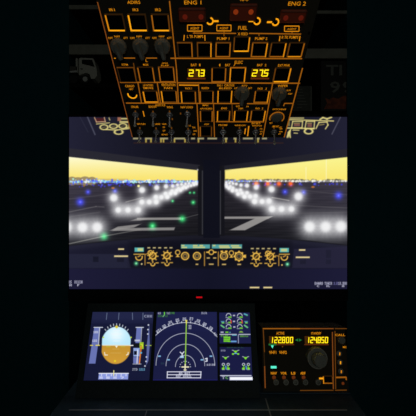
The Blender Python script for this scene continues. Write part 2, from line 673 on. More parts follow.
# ringed guarded push button
u, v = OH.loc(132.3, 94.3)
s = OH.scale(132, 94)
m = MB()
m.lathe(u, v, [(3.5 * s, 0), (3.5 * s, 0.0004), (3.0 * s, 0.0006)], 24)
k = m.build('ringed_button', M['cap'], oh)
m = MB()
m.ring(u, v, 4.3 * s, 1.1 * s, 0, 0.0008, 165, 352)
m.build('ring_light', M['a3'], k)

# --- anti-ice and lights toggles at the lower left
ohtext('ANTI ICE', 155, 103.7, 165.5, 106.2)
for s_, x0, x1, y in (('STROBE', 131, 138.5, 106.7), ('BEACON', 148.5, 156.5, 106.5), ('WING', 166.5, 173, 107), ('NAV LOGO', 180.5, 193, 107)):
    ohtext(s_, x0, y - 1.3, x1, y + 1.3)
for (x, y, tx, ty) in ((135.4, 115, 134.8, 126), (153.3, 115.5, 153, 126), (169.6, 115.5, 169.6, 126.5), (187.5, 114.5, 186.5, 126.5),
                       (139.7, 132.5, 139, 142), (156.3, 132.5, 155.6, 142), (171.5, 132.5, 171.3, 142.5), (188.2, 132.5, 188.2, 142.5)):
    toggle_switch(OH, oh, x, y, tx, ty, 0.017)
for (s_, x0, y0, x1, y1) in (('RWY TURN', 137, 122.9, 145.6, 124.8), ('LAND', 155, 122.9, 160.5, 124.8), ('NOSE', 162, 123, 166.5, 124.8), ('ON', 162.5, 126, 165, 128),
                             ('OFF', 162.5, 129.5, 165.5, 131.5), ('RETRACT', 161.5, 133.5, 168, 135.2), ('T.O', 188.5, 124.6, 191, 126.5), ('TAXI', 192, 126.3, 195.5, 128.2),
                             ('LAND', 193.3, 129.8, 197, 131.6), ('OFF', 192.5, 133.2, 195.5, 135)):
    ohtext(s_, x0, y0, x1, y1)
ohline(143, 111, 144.3, 116.5, 1.0, 2)
for (x, y) in ((135.3, 111.5), (138.2, 118.8), (153, 111.7), (153.2, 119.5), (169.5, 111.5), (172.2, 119), (187, 111.5), (180.5, 113.5), (169.5, 121), (139.8, 128), (156, 128.3), (171.5, 128), (188, 129)):
    OH.line(LIN, x, y - 0.9, x + 0.1, y + 0.9, 1.3, 0, 0.0004, 0)
ohline(197, 104, 198.8, 137, 1.1, 1)
ohline(213.5, 104, 214.5, 137, 1.0, 1)

# --- fire handles
ohtext('ENG 1', 184, 0, 201.5, 4.6)
ohtext('APU', 240, -2.5, 248.5, 1.2)
ohtext('ENG 2', 288, 1, 306, 5.8)
for (x0, y0, x1, y1, lx, ly, mm) in ((179, 7.5, 205.5, 21, (185, 201), 17, 'lampdim'), (230, 3.5, 256.5, 20, (235.8, 251), 12, 'lamp'), (280, 9.5, 305.5, 22, (285.8, 301), 18, 'lampdim')):
    a, bb, c, d = OH.rect(x0, y0, x1, y1)
    m = MB()
    m.bevbox(a, bb, 0, c, d, 0.004, 0.0012)
    g = m.build('fire_guard', M['firebox'], oh)
    for q in lx:
        uu, vv = OH.loc(q, ly, 0.004)
        sc = OH.scale(q, ly)
        m = MB()
        m.lathe(uu, vv, [(2.6 * sc, 0.0038), (2.4 * sc, 0.0044), (1.2 * sc, 0.0048)], 16)
        m.build('warning_lamp', M[mm], g, True)
    m = MB()
    m.bar(a, d - 0.001, c, d - 0.001, 0.0012, 0.004, 0.0052)
    m.bar(c - 0.0008, bb, c - 0.0008, d, 0.0010, 0.004, 0.0052)
    m.build('guard_hinge', M['hinge'], g)
# test buttons with ring and dash
for (x, y, sd) in ((210, 21, 1), (257, 21, -1), (275.5, 22, -1)):
    u, v = OH.loc(x, y)
    s = OH.scale(x, y)
    m = MB()
    m.lathe(u, v, [(2.2 * s, 0), (2.2 * s, 0.0004), (1.7 * s, 0.0006)], 20)
    k = m.build('test_button', M['cap'], oh)
    m = MB()
    m.ring(u, v, 3.0 * s, 1.3 * s, 0, 0.0008, 205 if sd > 0 else 200, 440 if sd > 0 else 455)
    m.bar(u + sd * 3.6 * s, v, u + sd * 8.5 * s, v, 1.5 * s, 0, 0.0008)
    m.build('ring_light', M['a3'], k)
# placards
PLAC = MB()
for (x0, y0, x1, y1) in ((187.5, 25, 202, 31), (216.8, 25, 231, 30.8), (284.5, 26, 299, 31.3)):
    for l in ((x0, y0, x1, y0), (x1, y0, x1, y1), (x1, y1, x0, y1), (x0, y1, x0, y0)):
        ohline(*l, 0.9, 2)
    ohtext('AGENT', x0 + 2.5, y0 + 1.6, x1 - 2.5, y1 - 1.4)
ohtext('FUEL', 238, 25.5, 247.5, 30)
ohtext('X FEED', 237.5, 32.2, 248, 35.3)
ohline(193, 33, 236, 33.3, 1.1)
ohline(249, 33.3, 301, 34, 1.1)
ohline(194.5, 31, 194.5, 33.5, 0.8)
ohline(224, 31, 224, 36, 0.8)
ohline(259, 34, 259, 36, 0.8)
ohline(292, 31.5, 292, 34, 0.8)
ohtext('L TK PUMPS', 187, 34.6, 203.5, 38)
ohtext('R TK PUMPS', 281.5, 35.3, 298.5, 38.8)
ohline(184.3, 35, 183.8, 40.5, 1.0, 2)
ohline(204.8, 35, 205, 40.5, 1.0, 2)
ohline(280, 36, 279.3, 41, 1.0, 2)
ohline(300, 36, 299.3, 41, 1.0, 2)
ohtext('PUMP 1', 216.8, 36.8, 229.5, 40)
ohtext('PUMP 2', 254.8, 36.8, 267.5, 40)
for (x0, y0, x1, y1, L, B, R, T) in ((177.5, 42, 192.5, 57, 0, 0, 2, 1), (197, 42, 211.5, 57, 1, 0, 3, 1), (215.5, 42, 230.5, 57, 2, 2, 2, 1), (233.5, 36, 249.5, 51.5, 1, 4, 3, 0),
                                     (251.5, 42, 267, 57, 2, 2, 3, 1), (270, 42, 285.3, 57, 1, 2, 3, 0), (288, 42, 303.3, 57, 1, 3, 2, 0)):
    push_button(OH, oh, x0, y0, x1, y1, L, B, R, T, 1.3)
ohline(170.5, 58.2, 302, 58.6, 1.35)

# --- electrical block
ohtext('ELEC', 234.5, 60.3, 243, 63.8)
ohtext('BAT', 190.8, 63.3, 197, 66.2)
ohtext('1', 199, 63.3, 200.6, 66.2)
ohtext('1', 219, 63.4, 220.5, 66.3)
ohtext('BAT', 225, 63.4, 230.3, 66.3)
ohtext('/', 233.3, 63, 235.6, 66.3)
ohtext('BAT', 257, 63.5, 262.7, 66.3)
ohtext('2', 264.6, 63.5, 266.5, 66.3)
ohtext('EXT PWR', 277.8, 63.8, 290, 66.6)
SEGS = {'0': 'abcdef', '1': 'bc', '2': 'abged', '3': 'abgcd', '4': 'fgbc', '5': 'afgcd', '6': 'afgedc', '7': 'abc', '8': 'abcdefg', '9': 'abcdfg'}


def seven_seg(pl, parent, s, boxes, z, wpx, name='digits', slant=0.12, pt=None):
    m = MB()
    for ch, (x0, y0, x1, y1) in zip(s, boxes):
        a, bb, c, d = pl.rect(x0, y0, x1, y1)
        w = wpx * pl.scale(x0, y0)
        h = (bb + d) / 2
        sl = lambda p: (p[0] + (p[1] - bb) * slant, p[1])
        S = dict(a=((a, d), (c, d)), b=((c, d), (c, h)), c=((c, h), (c, bb)), d=((a, bb), (c, bb)), e=((a, bb), (a, h)), f=((a, h), (a, d)), g=((a, h), (c, h)))
        for q in SEGS[ch]:
            p, r = S[q]
            p, r = sl(p), sl(r)
            k = 0.18
            p2 = (p[0] + (r[0] - p[0]) * -k * 0.3, p[1] + (r[1] - p[1]) * -k * 0.3)
            r2 = (r[0] + (r[0] - p[0]) * k * 0.3, r[1] + (r[1] - p[1]) * k * 0.3)
            m.bar(*p2, *r2, w, z, z + 0.0003)
    for (x, y) in (pt or []):
        u_, v_ = pl.loc(x, y)
        w = wpx * pl.scale(x, y)
        m.box(u_ - w / 2, v_ - w / 2, z, u_ + w / 2, v_ + w / 2, z + 0.0003)
    return m.build(name, M['seg'], parent)


for (x0, s_, dig) in ((187, '273', ((188.9, 192.9), (195.6, 198.7), (200.6, 203.8))), (250.5, '275', ((252.4, 256.4), (258.9, 262), (264, 267.5)))):
    m = MB()
    OH.box(m, x0, 67.3, x0 + 18.5, 79.3, 0, 0.0006)
    dp = m.build('numeric_display', M['cap'], oh)
    m = MB()
    OH.box(m, x0 + 0.6, 68, x0 + 17.9, 77.2, 0.0006, 0.0007)
    m.build('backlight', M['haze'], dp)
    m = MB()
    OH.box(m, x0, 77.6, x0 + 18.5, 79, 0.0006, 0.001)
    m.build('display_lip', M['rust'], dp)
    seven_seg(OH, dp, s_, [(p, 69.7, q, 75.6) for p, q in dig], 0.0009, 1.0, slant=0.08, pt=[(dig[1][1] + 0.6, 75.8)])
push_button(OH, oh, 211.5, 67, 226, 82, 2, 2, 2, 0, 1.3)
push_button(OH, oh, 229.7, 67, 245.5, 82, 3, 0, 3, 2, 1.3)
push_button(OH, oh, 273.8, 67, 290, 82, 1, 4, 3, 0, 1.4)
ohline(177, 82.7, 300, 83.2, 1.4)
# --- air conditioning row
ohline(179, 85, 198.5, 85.2, 1.3, 2)
ohline(198.5, 84, 199.5, 103, 1.1, 1)
for (s_, x0, y0, x1, y1) in (('PACK 1', 185, 87, 192, 89.3), ('BLEED', 201.5, 86.8, 209, 89), ('ENG 1', 217, 83.9, 222.6, 86.4), ('CROSS', 224, 83.9, 234.5, 86.4), ('BLEED', 219, 87, 232, 89),
                             ('X BLEED', 234, 86.9, 240.5, 89), ('AUTO', 241.3, 84.4, 247.4, 86.6), ('SHUT', 248, 86.9, 252, 89), ('PACK', 257.5, 87.2, 263, 89.5), ('2', 265.3, 87.2, 267, 89.5),
                             ('WIPER', 277.5, 84.3, 288, 87), ('OFF', 280.5, 88, 284, 89.8), ('SLOW', 286.5, 89.2, 291, 91), ('FAST', 288, 92.8, 292.3, 94.6)):
    ohtext(s_, x0, y0, x1, y1)
for (x0, y0, x1, y1, L, B, R, T) in ((181, 90.5, 196, 102.5, 3, 0, 2, 0), (199.8, 90.3, 213.5, 102.5, 2, 0, 2, 0), (217.5, 89.6, 232, 102.5, 3, 0, 3, 0), (254.3, 90, 268.8, 102.5, 2, 2, 3, 0)):
    push_button(OH, oh, x0, y0, x1, y1, L, B, R, T, 1.25)
rotary_knob(OH, oh, 242, 95.5, 7.8, 0.013, -92)
rotary_knob(OH, oh, 279.5, 96, 7.6, 0.013, -96)
ohline(272.5, 84, 262.9, 137, 1.1, 1)
ohline(247, 103.6, 268, 103.6, 1.2)
ohline(284.5, 103.3, 292.5, 103.3, 1.2)
ohline(284.5, 103.3, 283.6, 106, 1.0)
# --- lower middle
ohline(232, 104, 232.5, 120, 0.9, 0)
for (s_, x0, y0, x1, y1) in (('MAN', 202.5, 104, 208.3, 106), ('APU BLEED', 199.8, 107.5, 212.5, 109.3), ('HOT', 204.3, 123.2, 209.3, 125), ('ENG', 221, 107, 227, 109.2), ('GALLEY', 235.8, 105, 240, 107),
                             ('CABIN', 238, 107.3, 243, 109.3), ('FAN', 246, 105.5, 248.8, 107), ('PACK', 255.2, 107.2, 260, 109.2), ('2', 261.6, 107.2, 263.2, 109.2), ('PROBE', 218.3, 123.9, 227.6, 125.8),
                             ('WINDOW', 234.3, 124.3, 246, 126), ('SEAT BELTS', 251.3, 122, 260.4, 124.2), ('SIGNS', 252, 124.8, 262, 126.2), ('ON', 259.6, 127.8, 262.4, 129.4),
                             ('AUTO', 259.8, 130.6, 263, 132.2), ('OFF', 259.4, 133, 262, 134.7), ('DITCHING', 272.5, 108.2, 286, 110), ('EMER EXIT', 272.3, 125.2, 279, 127.2), ('LIGHT', 279, 126.3, 282, 128),
                             ('ON', 279.5, 127.7, 282.3, 129.4), ('ARM', 279, 130.6, 282.5, 132.2), ('OFF', 278, 133, 280.8, 134.7), ('TEST', 269, 122, 272.6, 123.6)):
    ohtext(s_, x0, y0, x1, y1)
for (x0, y0, x1, y1, L, B, R, T) in ((200, 110, 212.7, 121.5, 2, 0, 2, 0), (199.8, 125.8, 212, 136.3, 2, 0, 1, 0), (217, 110, 230, 120.8, 3, 0, 2, 0), (234, 110, 247.8, 120.8, 3, 0, 3, 0), (250.5, 109.7, 265, 121, 2, 0, 3, 0)):
    push_button(OH, oh, x0, y0, x1, y1, L, B, R, T, 1.2)
ohline(216, 121.6, 264, 121.8, 1.3)
ohline(248.8, 126, 247.6, 136, 1.2, 2)
ohline(245.5, 128.5, 244.7, 134, 1.2, 2)
for (x, y, tx, ty) in ((223, 132.5, 223.3, 143), (239.5, 132.5, 239.5, 143), (255.5, 132.5, 255.6, 143.5), (274, 132.5, 274.7, 144)):
    toggle_switch(OH, oh, x, y, tx, ty, 0.017)
    OH.line(LIN, x - 0.1, y - 5.5, x, y - 3.8, 1.3, 0, 0.0004, 0)
# ringed rotary
k = rotary_knob(OH, oh, 276.8, 118.5, 5.8, 0.006, -90, 'knob', False)
u, v = OH.loc(276.8, 117.8)
s = OH.scale(277, 118)
m = MB()
m.ring(u, v, 7.0 * s, 1.0 * s, 0, 0.0006, -35, 205)
m.build('ring_light', M['a1'], k)
LETS.sort(key=lambda p: -p[0])
for _, t in LETS[:100]:
    t.build('legend', M['txt'], oh)
if len(LETS) > 100:
    rest = MB()
    for _, t in LETS[100:]:
        rest.add(t.v, t.f)
    tag(rest.build('legend', M['txt'], oh), kind='stuff')
LIN.build('marking_lines', AM, oh)
# screws
for (x, y) in ((103, 33), (309, 33), (127, 100), (288, 108)):
    u, v = OH.loc(x, y)
    m = MB()
    m.lathe(u, v, [(0.0018, 0), (0.0018, 0.0004), (0.001, 0.0007)], 12)
    m.build('screw', M['cap'], oh)

# ================================================================== MONITOR
MO = Plane(117, 0.8, 289, 0.8)
mo = MO.empty('monitor')
tag(mo, 'large flat monitor showing a night runway through cockpit windows, behind the overhead panel', 'monitor')
u0, v0, u1, v1 = MO.rect(69.2, 117, 347, 289)


def paint_monitor(p):
    X, Y = p.X, p.Y
    # cockpit interior
    cx = np.clip(np.abs(X - 209) / 139, 0, 1)
    top = np.stack([15 + 18 * cx ** 1.2, 15 + 18 * cx ** 1.2, 24 + 28 * cx ** 1.2], -1)
    p.C[:] = top / 255
    gl = lambda x: 234.5 + 11 * np.clip(np.abs(x - 209) / 139, 0, 1) ** 1.6     # top edge of the glareshield

    # ground seen through the windows
    def ground(x, y):
        t = np.clip((y - 181) / 62, 0, 1)[..., None]
        c = np.array([60, 56, 68.]) * (1 - t) + np.array([29, 29, 35.]) * t
        n = (np.sin(x * 0.13 + y * 1.1) + np.sin(y * 2.3 - x * 0.05))[..., None] * 2.0
        side = np.clip(np.abs(x - 209) / 139, 0, 1)[..., None]
        return c * (0.62 + 0.45 * side) + n

    def sky(x, y):
        t = np.clip((y - 158) / 22, 0, 1)[..., None]
        side = np.clip((x - 69) / 278, 0, 1)[..., None]
        a = np.array([254, 250, 205.]) * (1 - side) + np.array([250, 244, 140.]) * side
        e = np.array([250, 226, 110.]) * (1 - side * 0.4) + np.array([250, 238, 120.]) * side * 0.4
        return a * (1 - t) + e * t

    # grey band of the upper window frame
    p.poly([(60, 147), (200, 165), (200, 175), (60, 160)], (44, 43, 50), 0.75)
    p.poly([(222, 166), (360, 147), (360, 160), (222, 173)], (38, 37, 44), 0.75)
    L = [(60, 156), (198, 170.5), (198, 240), (60, 247)]
    R = [(224.5, 170.3), (360, 156.2), (360, 248), (224.5, 238)]
    for w in (L, R):
        p.poly(w, None, 1.0, lambda x, y: ground(x, y))
    Ls = [(60, 156), (197.7, 170.3), (197.7, 180.5), (60, 181)]
    Rs = [(225, 170), (360, 155.8), (360, 181), (225, 180.5)]
    for w in (Ls, Rs):
        p.poly(w, None, 1.0, sky)
    mask = np.clip(gl(X) - Y, 0, 1) * np.where(X < 211, np.clip(199 - X, 0, 1), np.clip(X - 223.5, 0, 1)) * np.clip((Y - 150), 0, 1)
    # far buildings
    for (x, w, h) in ((72, 5, 3.6), (78, 6, 3), (85, 6, 3.8), (92, 5, 3.4)):
        p.disc(x, 181, w, (150, 132, 100), ry=h + 0.8, a=0.9)
    p.rect(96, 178.7, 128, 181, (196, 170, 108), 0.6)
    for i in range(70):
        x = rng.uniform(226, 347)
        p.disc(x, 180.6, rng.uniform(1.2, 2.6), (92, 90, 74), ry=rng.uniform(0.9, 1.9), a=0.55)
    for x, y0 in ((306, 167.5), (326.3, 159.8)):
        p.line(x, y0, x, 180, 0.8, (255, 255, 255), 0.45)
    # distant airfield lights
    p.rect(69, 180.7, 198, 182.7, (150, 190, 225), 0.75)
    p.rect(225, 180.5, 348, 182, (190, 190, 205), 0.55)
    pal = [(255, 255, 255), (150, 230, 255), (110, 140, 255), (70, 80, 255), (180, 255, 240)]
    for i in range(230):
        x = rng.uniform(69, 198)
        d = abs(x - 209) / 139
        p.disc(x, 181.6 + rng.normal(0, 0.5 + 0.5 * d), rng.uniform(0.5, 1.1), pal[rng.integers(0, 5)], a=0.75)
    for i in range(120):
        x = rng.uniform(225, 347)
        p.disc(x, 181 + rng.normal(0, 0.45), rng.uniform(0.4, 0.9), pal[rng.integers(0, 4)] if x < 265 else (250, 248, 235), a=0.7)
    for i in range(70):
        x = rng.uniform(69, 198) if i < 48 else rng.uniform(225, 347)
        p.disc(x, 183.3 + abs(rng.normal(0, 1.3)), rng.uniform(0.5, 1.0), (64, 60, 235), a=0.7)
    # ground haze and streaks
    for (a_, b_, c_, d_, k) in ((69, 212, 96, 206.5, 0.35), (96, 206.5, 104, 207, 0.3), (126, 202, 143, 197.5, 0.6), (69, 199, 110, 194, 0.15), (69, 217, 100, 212, 0.15), (272, 197.5, 289, 200.5, 0.8), (300, 190, 347, 195, 0.15),
                                (290, 205, 347, 208, 0.2), (280, 214, 347, 212, 0.12)):
        p.line(a_, b_, c_, d_, 1.0, (150, 146, 144), k)
    # painted runway numbers and edge stripe
    mk = (150, 147, 145)
    p.line(69, 243.8, 104, 236.2, 0.9, (120, 120, 116), 0.9)
    p.line(104, 236.2, 140, 229.5, 0.9, (120, 120, 116), 0.75)
    p.line(182, 218.7, 198, 214.5, 0.7, (110, 110, 110), 0.6)
    p.poly([(119, 224.8), (137, 218.4), (180, 217.6), (182, 219.6), (140, 220.6)], mk, 0.7)
    p.poly([(137, 217.8), (181, 217.4), (181, 219.8), (137, 220)], mk, 0.9)
    p.poly([(110, 230.6), (118, 226.6), (180, 219.5), (181, 221), (134, 227.5), (128, 230.6)], mk, 0.85)
    p.poly([(112, 231), (116, 228.2), (175, 227.4), (174, 230.2)], mk, 0.85)
    p.poly([(224.5, 216.6), (272.5, 216.4), (268, 218.8), (224.5, 218.8)], mk, 0.95)
    p.poly([(256, 218), (272.5, 216.4), (245, 230.2), (229.5, 230.2)], mk, 0.95)
    # small coloured lights
    for (x, y, c, h, k) in ((88, 192, 0.9, 2.8, .9), (80.3, 202, 1.4, 4.4, 1), (115, 191, 0.9, 2.6, .9), (285, 191.8, 1.0, 3.2, .9), (303.6, 192.3, 0.9, 2.8, .9), (338.6, 195.6, 1.2, 4.2, 1), (300, 183.8, .5, 1.6, .8),
                            (315, 184, .5, 1.6, .8), (258, 186, .5, 1.5, .7), (275, 184.3, .5, 1.5, .7), (102, 185, .4, 1.3, .8), (109, 185, .4, 1.3, .8), (131, 185, .5, 1.6, .8), (150, 184.6, .5, 1.6, .8), (337, 184, .4, 1.3, .6)):
        p.glow(x, y, c * 0.8, h, (34, 44, 255), k, mask=mask)
    for (x, y) in ((113, 188), (313, 187)):
        p.disc(x, y, 1.6, (205, 120, 50), ry=0.9, a=0.85)
    p.disc(84, 186, 0.8, (180, 120, 50), a=0.7)
    for x in (256.3, 267.7, 279, 290.6):
        p.glow(x, 183.7, 0.5, 3.0, (255, 60, 10), 1.0, mask=mask)
        p.disc(x, 183.7, 1.5, (255, 110, 50), a=0.95)
    # approach light bars
    bars = [(66, 227, 4, 12), (82.5, 227.3, 3.4, 12), (97.2, 227.3, 3.4, 12), (118.2, 210, 2.5, 7.5), (128, 210, 2.5, 7.5), (138, 210, 2.7, 7.5), (141.8, 202, 2.2, 5.5), (149.2, 202, 2.2, 5.5), (156.2, 202, 2.2, 5.5),
            (155.8, 197, 1.9, 4.5), (161.3, 197.2, 1.9, 4.5), (167.3, 197, 1.9, 4.5), (165.5, 193.6, 1.6, 3.8), (170.5, 193.6, 1.6, 3.8), (175.3, 193.2, 1.6, 3.8), (172, 191, 1.4, 3.2), (176.5, 190.6, 1.4, 3.2), (180.5, 190.2, 1.4, 3.2),
            (178.5, 188.6, 1.3, 2.8), (182.5, 188.3, 1.3, 2.8), (186, 187.8, 1.2, 2.6), (184, 186.7, 1.2, 2.4), (188, 186.3, 1.2, 2.4), (191, 185.6, 1.2, 2.3), (194, 184.8, 1.2, 2.2), (196.5, 184, 1.1, 2.2),
            (113.8, 197.8, 3.3, 6.5), (142, 190, 2.6, 5), (156.7, 187.6, 2.1, 4), (166, 186.4, 1.8, 3.5), (172.7, 186, 1.4, 2.8), (177.5, 184.9, 1.2, 2.4), (181.5, 184.3, 1.1, 2.2), (185.5, 183.8, 1, 2), (189, 183.4, 1, 1.8), (193, 183, 1, 1.8), (196, 182.8, 1, 1.6),
            (309.6, 226.7, 3.6, 13), (325.6, 226.7, 3.6, 13), (341, 226.4, 3.8, 13), (272, 209, 2.9, 8), (281.5, 209, 2.6, 7.5), (291.4, 209, 2.6, 7.5), (254.6, 201.5, 2.4, 5.5), (262, 201.5, 2.2, 5.5), (269, 201, 2.4, 5.5),
            (244.5, 196.7, 2, 4.4), (250, 196.5, 1.9, 4.4), (255.6, 196.1, 1.9, 4.4), (238, 194, 1.7, 3.8), (242, 193.2, 1.5, 3.4), (247, 192.8, 1.5, 3.2), (232.4, 190.6, 1.6, 3.2), (236.5, 190.5, 1.4, 3), (240.5, 190, 1.3, 2.8),
            (229, 188.3, 1.4, 2.8), (233, 188, 1.2, 2.6), (226.8, 186.7, 1.3, 2.4), (230.3, 186.3, 1.1, 2.2), (226.2, 184.8, 1.1, 2),
            (298.5, 196.4, 3.6, 7), (271.5, 189.2, 2.7, 5), (256.2, 187.2, 2.1, 4), (247, 185.6, 1.8, 3.3), (241, 185.1, 1.4, 2.6), (236.3, 184, 1.2, 2.2), (233, 183.5, 1, 2), (229.5, 183.1, 1, 1.8), (226.3, 182.7, 1, 1.8)]
    for (x, y, c, h) in bars:
        if h > 10:
            h, c = h * 0.85, c * 1.3
        p.glow(x, y, c * 1.12, h * 1.12, (232, 232, 234), 0.82, 0.03 if h > 5 else 0, mask=mask)
    for (x, y, c, h, k) in ((104, 236.4, 1.3, 4.8, .9), (152.5, 226, 1.5, 4.6, .95), (182.3, 218.8, 1.4, 4.4, .95), (172.6, 201, 0.8, 2, .8), (193.2, 202.4, 1.0, 2.8, .9), (190, 192.7, .6, 1.7, .8), (194, 192.7, .6, 1.7, .8)):
        p.glow(x, y, c * 0.75, h * 0.85, (40, 235, 110), k, mask=mask)
    p.disc(138.6, 186, 1.2, (255, 250, 160))
    # glareshield and instrument panel
    m = np.clip(Y - gl(X), 0, 1)
    cc = np.stack([16 + 12 * cx, 16 + 12 * cx, 27 + 20 * cx], -1) / 255
    edge = np.exp(-((Y - gl(X) - 2) / 3.0) ** 2)[..., None] * np.array([8, 8, 7]) / 255
    p.C = p.C * (1 - m[..., None]) + (cc + edge) * m[..., None]
    p.poly([(66, 254), (127, 254), (131, 268), (66, 268)], (38, 39, 60), 0.75)
    p.poly([(294, 249), (350, 246.5), (350, 268), (292, 268)], (41, 39, 62), 0.7)
    lower = np.clip((Y - 268) / 1.5, 0, 1)[..., None]
    lc = np.stack([18 + 11 * cx, 19 + 9 * cx, 38 + 17 * cx], -1) / 255
    p.C = p.C * (1 - lower) + lc * lower
    # darker fascia of the glareshield controls
    p.rect(131, 242, 290, 266, (12, 12, 22), 0.6, soft=9)
    p.rect(93, 256.5, 98.5, 262, (22, 23, 38), 0.9)
    p.rect(117, 258, 124, 262, (24, 24, 38), 0.8)
    p.rect(326, 250, 331, 258, (30, 30, 48), 0.8)
    p.rect(326, 259.5, 331, 264, (30, 30, 48), 0.8)
    p.rect(300, 260, 306, 264, (28, 28, 44), 0.8)
    # centre post
    p.rect(198.2, 166, 224.2, 236, (18, 18, 24), 0.9)
    p.rect(203.3, 160, 219.7, 238, (13, 14, 26), 1.0)
    for x in (202.4, 220.4):
        p.line(x, 171, x, 234, 0.9, (70, 70, 76), 0.85)
    p.disc(197.6, 169.8, 0.8, (200, 200, 205), a=0.8)
    p.line(225, 171, 231, 169.5, 1.0, (190, 180, 110), 0.5)
    # reflected overhead panel of the simulated cockpit
    ye, yd = (226, 212, 130), (178, 160, 84)
    p.line(87.5, 117, 95, 134.5, 1.3, (92, 94, 112), 0.7)
    p.line(80, 117, 88, 132, 0.6, (60, 62, 78), 0.5)
    p.rect(96, 118, 104, 121.3, (74, 30, 34))
    p.path([(94.5, 117.6), (96.5, 122), (105.3, 121.6), (104.3, 117.6)], 0.9, (205, 160, 120))
    p.line(96.5, 124, 109.5, 122.8, 0.8, ye)
    for (x, y, rx, ry) in ((104, 127.2, 3.8, 2.4), (113.5, 126.2, 3.8, 2.2), (122.8, 126, 3.8, 2.4)):
        p.ring(x, y, rx, 1.0, ye, ry=ry)
        p.line(x - 1.6, y + 0.3, x + 1.6, y - 0.3, 0.7, yd, 0.7)
    p.ring(118.6, 132, 4, 1.1, ye, ry=2.2, a0=150, a1=390)
    p.path([(106, 129.5), (117, 130), (129, 128.5)], 1.0, ye)
    p.line(109, 118, 109.8, 120, 1.0, ye, 0.8)
    p.rect(117.5, 117.3, 121, 121, (190, 120, 90), 0.8)
    p.rect(121, 118, 127.5, 119.4, ye, 0.9)
    p.rect(119.5, 121, 131, 123, ye, 0.85)
    p.line(126, 128, 131.5, 126.5, 1.0, ye)
    p.rect(128, 124.5, 131, 128.6, yd, 0.8)
    p.rect(134, 133, 138, 136, (110, 104, 74), 0.4)
    p.line(340.5, 117, 332, 134, 1.2, (84, 84, 100), 0.8)
    p.line(284, 119.5, 333.5, 121, 1.0, ye)
    p.rect(289.5, 117.5, 304, 118.7, ye, 0.8)
    p.path([(320, 119.5), (323, 117.5), (327, 119), (331.5, 117.2)], 1.6, ye, 0.9)
    for (x0, x1, y0, y1) in ((291.5, 302, 121.5, 127.8), (305, 314, 121.4, 128.6)):
        p.path([(x0, y1), (x0 + 1.2, y0), (x1 + 0.6, y0), (x1, y1), (x0, y1)], 1.1, ye, 0.9)
        p.rect(x0 + 2.5, y0 + 2.0, x1 - 2, y1 - 1.6, (150, 96, 80), 0.75)
        p.line(x0 + 2.5, y0 + 1.8, x1 - 2.5, y0 + 1.8, 0.7, yd, 0.9)
    p.path([(316, 128.5), (319, 122.5), (327, 122), (328, 125), (325.5, 128.8)], 1.2, ye, 0.9)
    p.line(319.5, 125, 324, 124.4, 0.8, yd, 0.9)
    p.ring(308.6, 131.3, 4, 1.2, ye, ry=2.5, a0=130, a1=420)
    p.path([(287, 128), (314, 128.6)], 1.3, ye, 0.9)
    for k in range(10):
        p.line(291 - k * 0.35, 129 + k * 0.4, 287.2 + (k % 3) * 1.6, 137.6 - (k % 2), 0.7, ye, 0.8)
    p.path([(293, 130), (299, 130.2)], 0.9, ye)
    p.path([(294, 133), (297.5, 133.3)], 0.8, ye)
    p.rect(286.5, 119, 290, 126, yd, 0.6)
    # pale row showing between the toggle levers
    for (x0, x1) in ((133, 141), (145, 152), (160, 168), (174, 185), (191, 195), (197.5, 204), (207.5, 217), (224.5, 227.5), (233.5, 236.5), (243, 253), (257, 259.5), (262, 267)):
        p.rect(x0, 137.6, x1, 139.4, (206, 196, 140), 0.75)
    for x in (146, 151, 163.5, 174.5, 198.5, 226, 235.5, 258, 161, 185):
        p.rect(x - 0.8, 139, x + 0.8, 142.6, (214, 188, 80), 0.8)
    p.line(134, 143, 283, 143, 1.0, (70, 40, 28), 0.6)
    # glareshield controls
    tl, yl = (88, 178, 178), (232, 214, 120)
    am, amd = (238, 188, 78), (190, 142, 58)
    p.rect(134.6, 247.6, 143.8, 251.8, tl)
    p.rect(137.6, 248.2, 143, 251, yl, 0.75)
    p.rect(279.6, 248, 288.8, 252.3, tl)
    p.rect(281, 248.8, 287, 251.4, yl, 0.7)
    p.rect(181, 244.4, 210, 248.5, (84, 160, 160))
    p.rect(211.8, 244.4, 242, 248.5, (84, 160, 160))
    for (x0, x1, y) in ((181.5, 184.5, 245.6), (193, 197.5, 245.6), (199.5, 203, 245.6), (181.6, 187, 247.4), (193, 205, 247.3), (212.8, 215.4, 245.6), (219, 229, 246), (219.5, 230, 247.5), (231, 239, 245.8), (232, 241, 247.5)):
        p.rect(x0, y - 0.6, x1, y + 0.6, yl, 0.85)
    for (cx_, mir) in ((139, 0), (284.3, 1)):
        p.line(cx_ - 5, 254.3, cx_ + 5, 254.2, 1.0, am, 0.9)
        p.ring(cx_, 257, 3.2, 1.1, am, a0=170, a1=380)
        p.line(cx_ - 1, 256.8, cx_ + 1.5, 255.5, 1.2, amd)
    p.glow(136.2, 263.4, 0.8, 2.2, (90, 230, 140), 0.9)
    p.disc(141.7, 264, 0.8, (230, 215, 150))
    p.glow(287.4, 264.2, 0.9, 2.2, (90, 230, 150), 0.9)
    p.disc(282, 265, 0.8, (230, 190, 110))
    p.line(145, 254.5, 145, 264.8, 0.9, amd)
    p.line(145, 254.5, 148, 253.5, 0.9, amd)
    p.line(278.8, 256, 278.8, 265.5, 0.9, amd)
    p.line(275, 255.6, 279, 256, 0.9, amd)
    for x in (148.8, 154.3, 159.7, 165.6, 171):
        p.rect(x - 1.4, 247.2, x + 1.4, 248.4, (214, 196, 132), 0.95)
    for x in (252.3, 257.7, 263.2, 268.8, 274.5):
        p.rect(x - 1.4, 248, x + 1.4, 249.2, (214, 196, 132), 0.95)
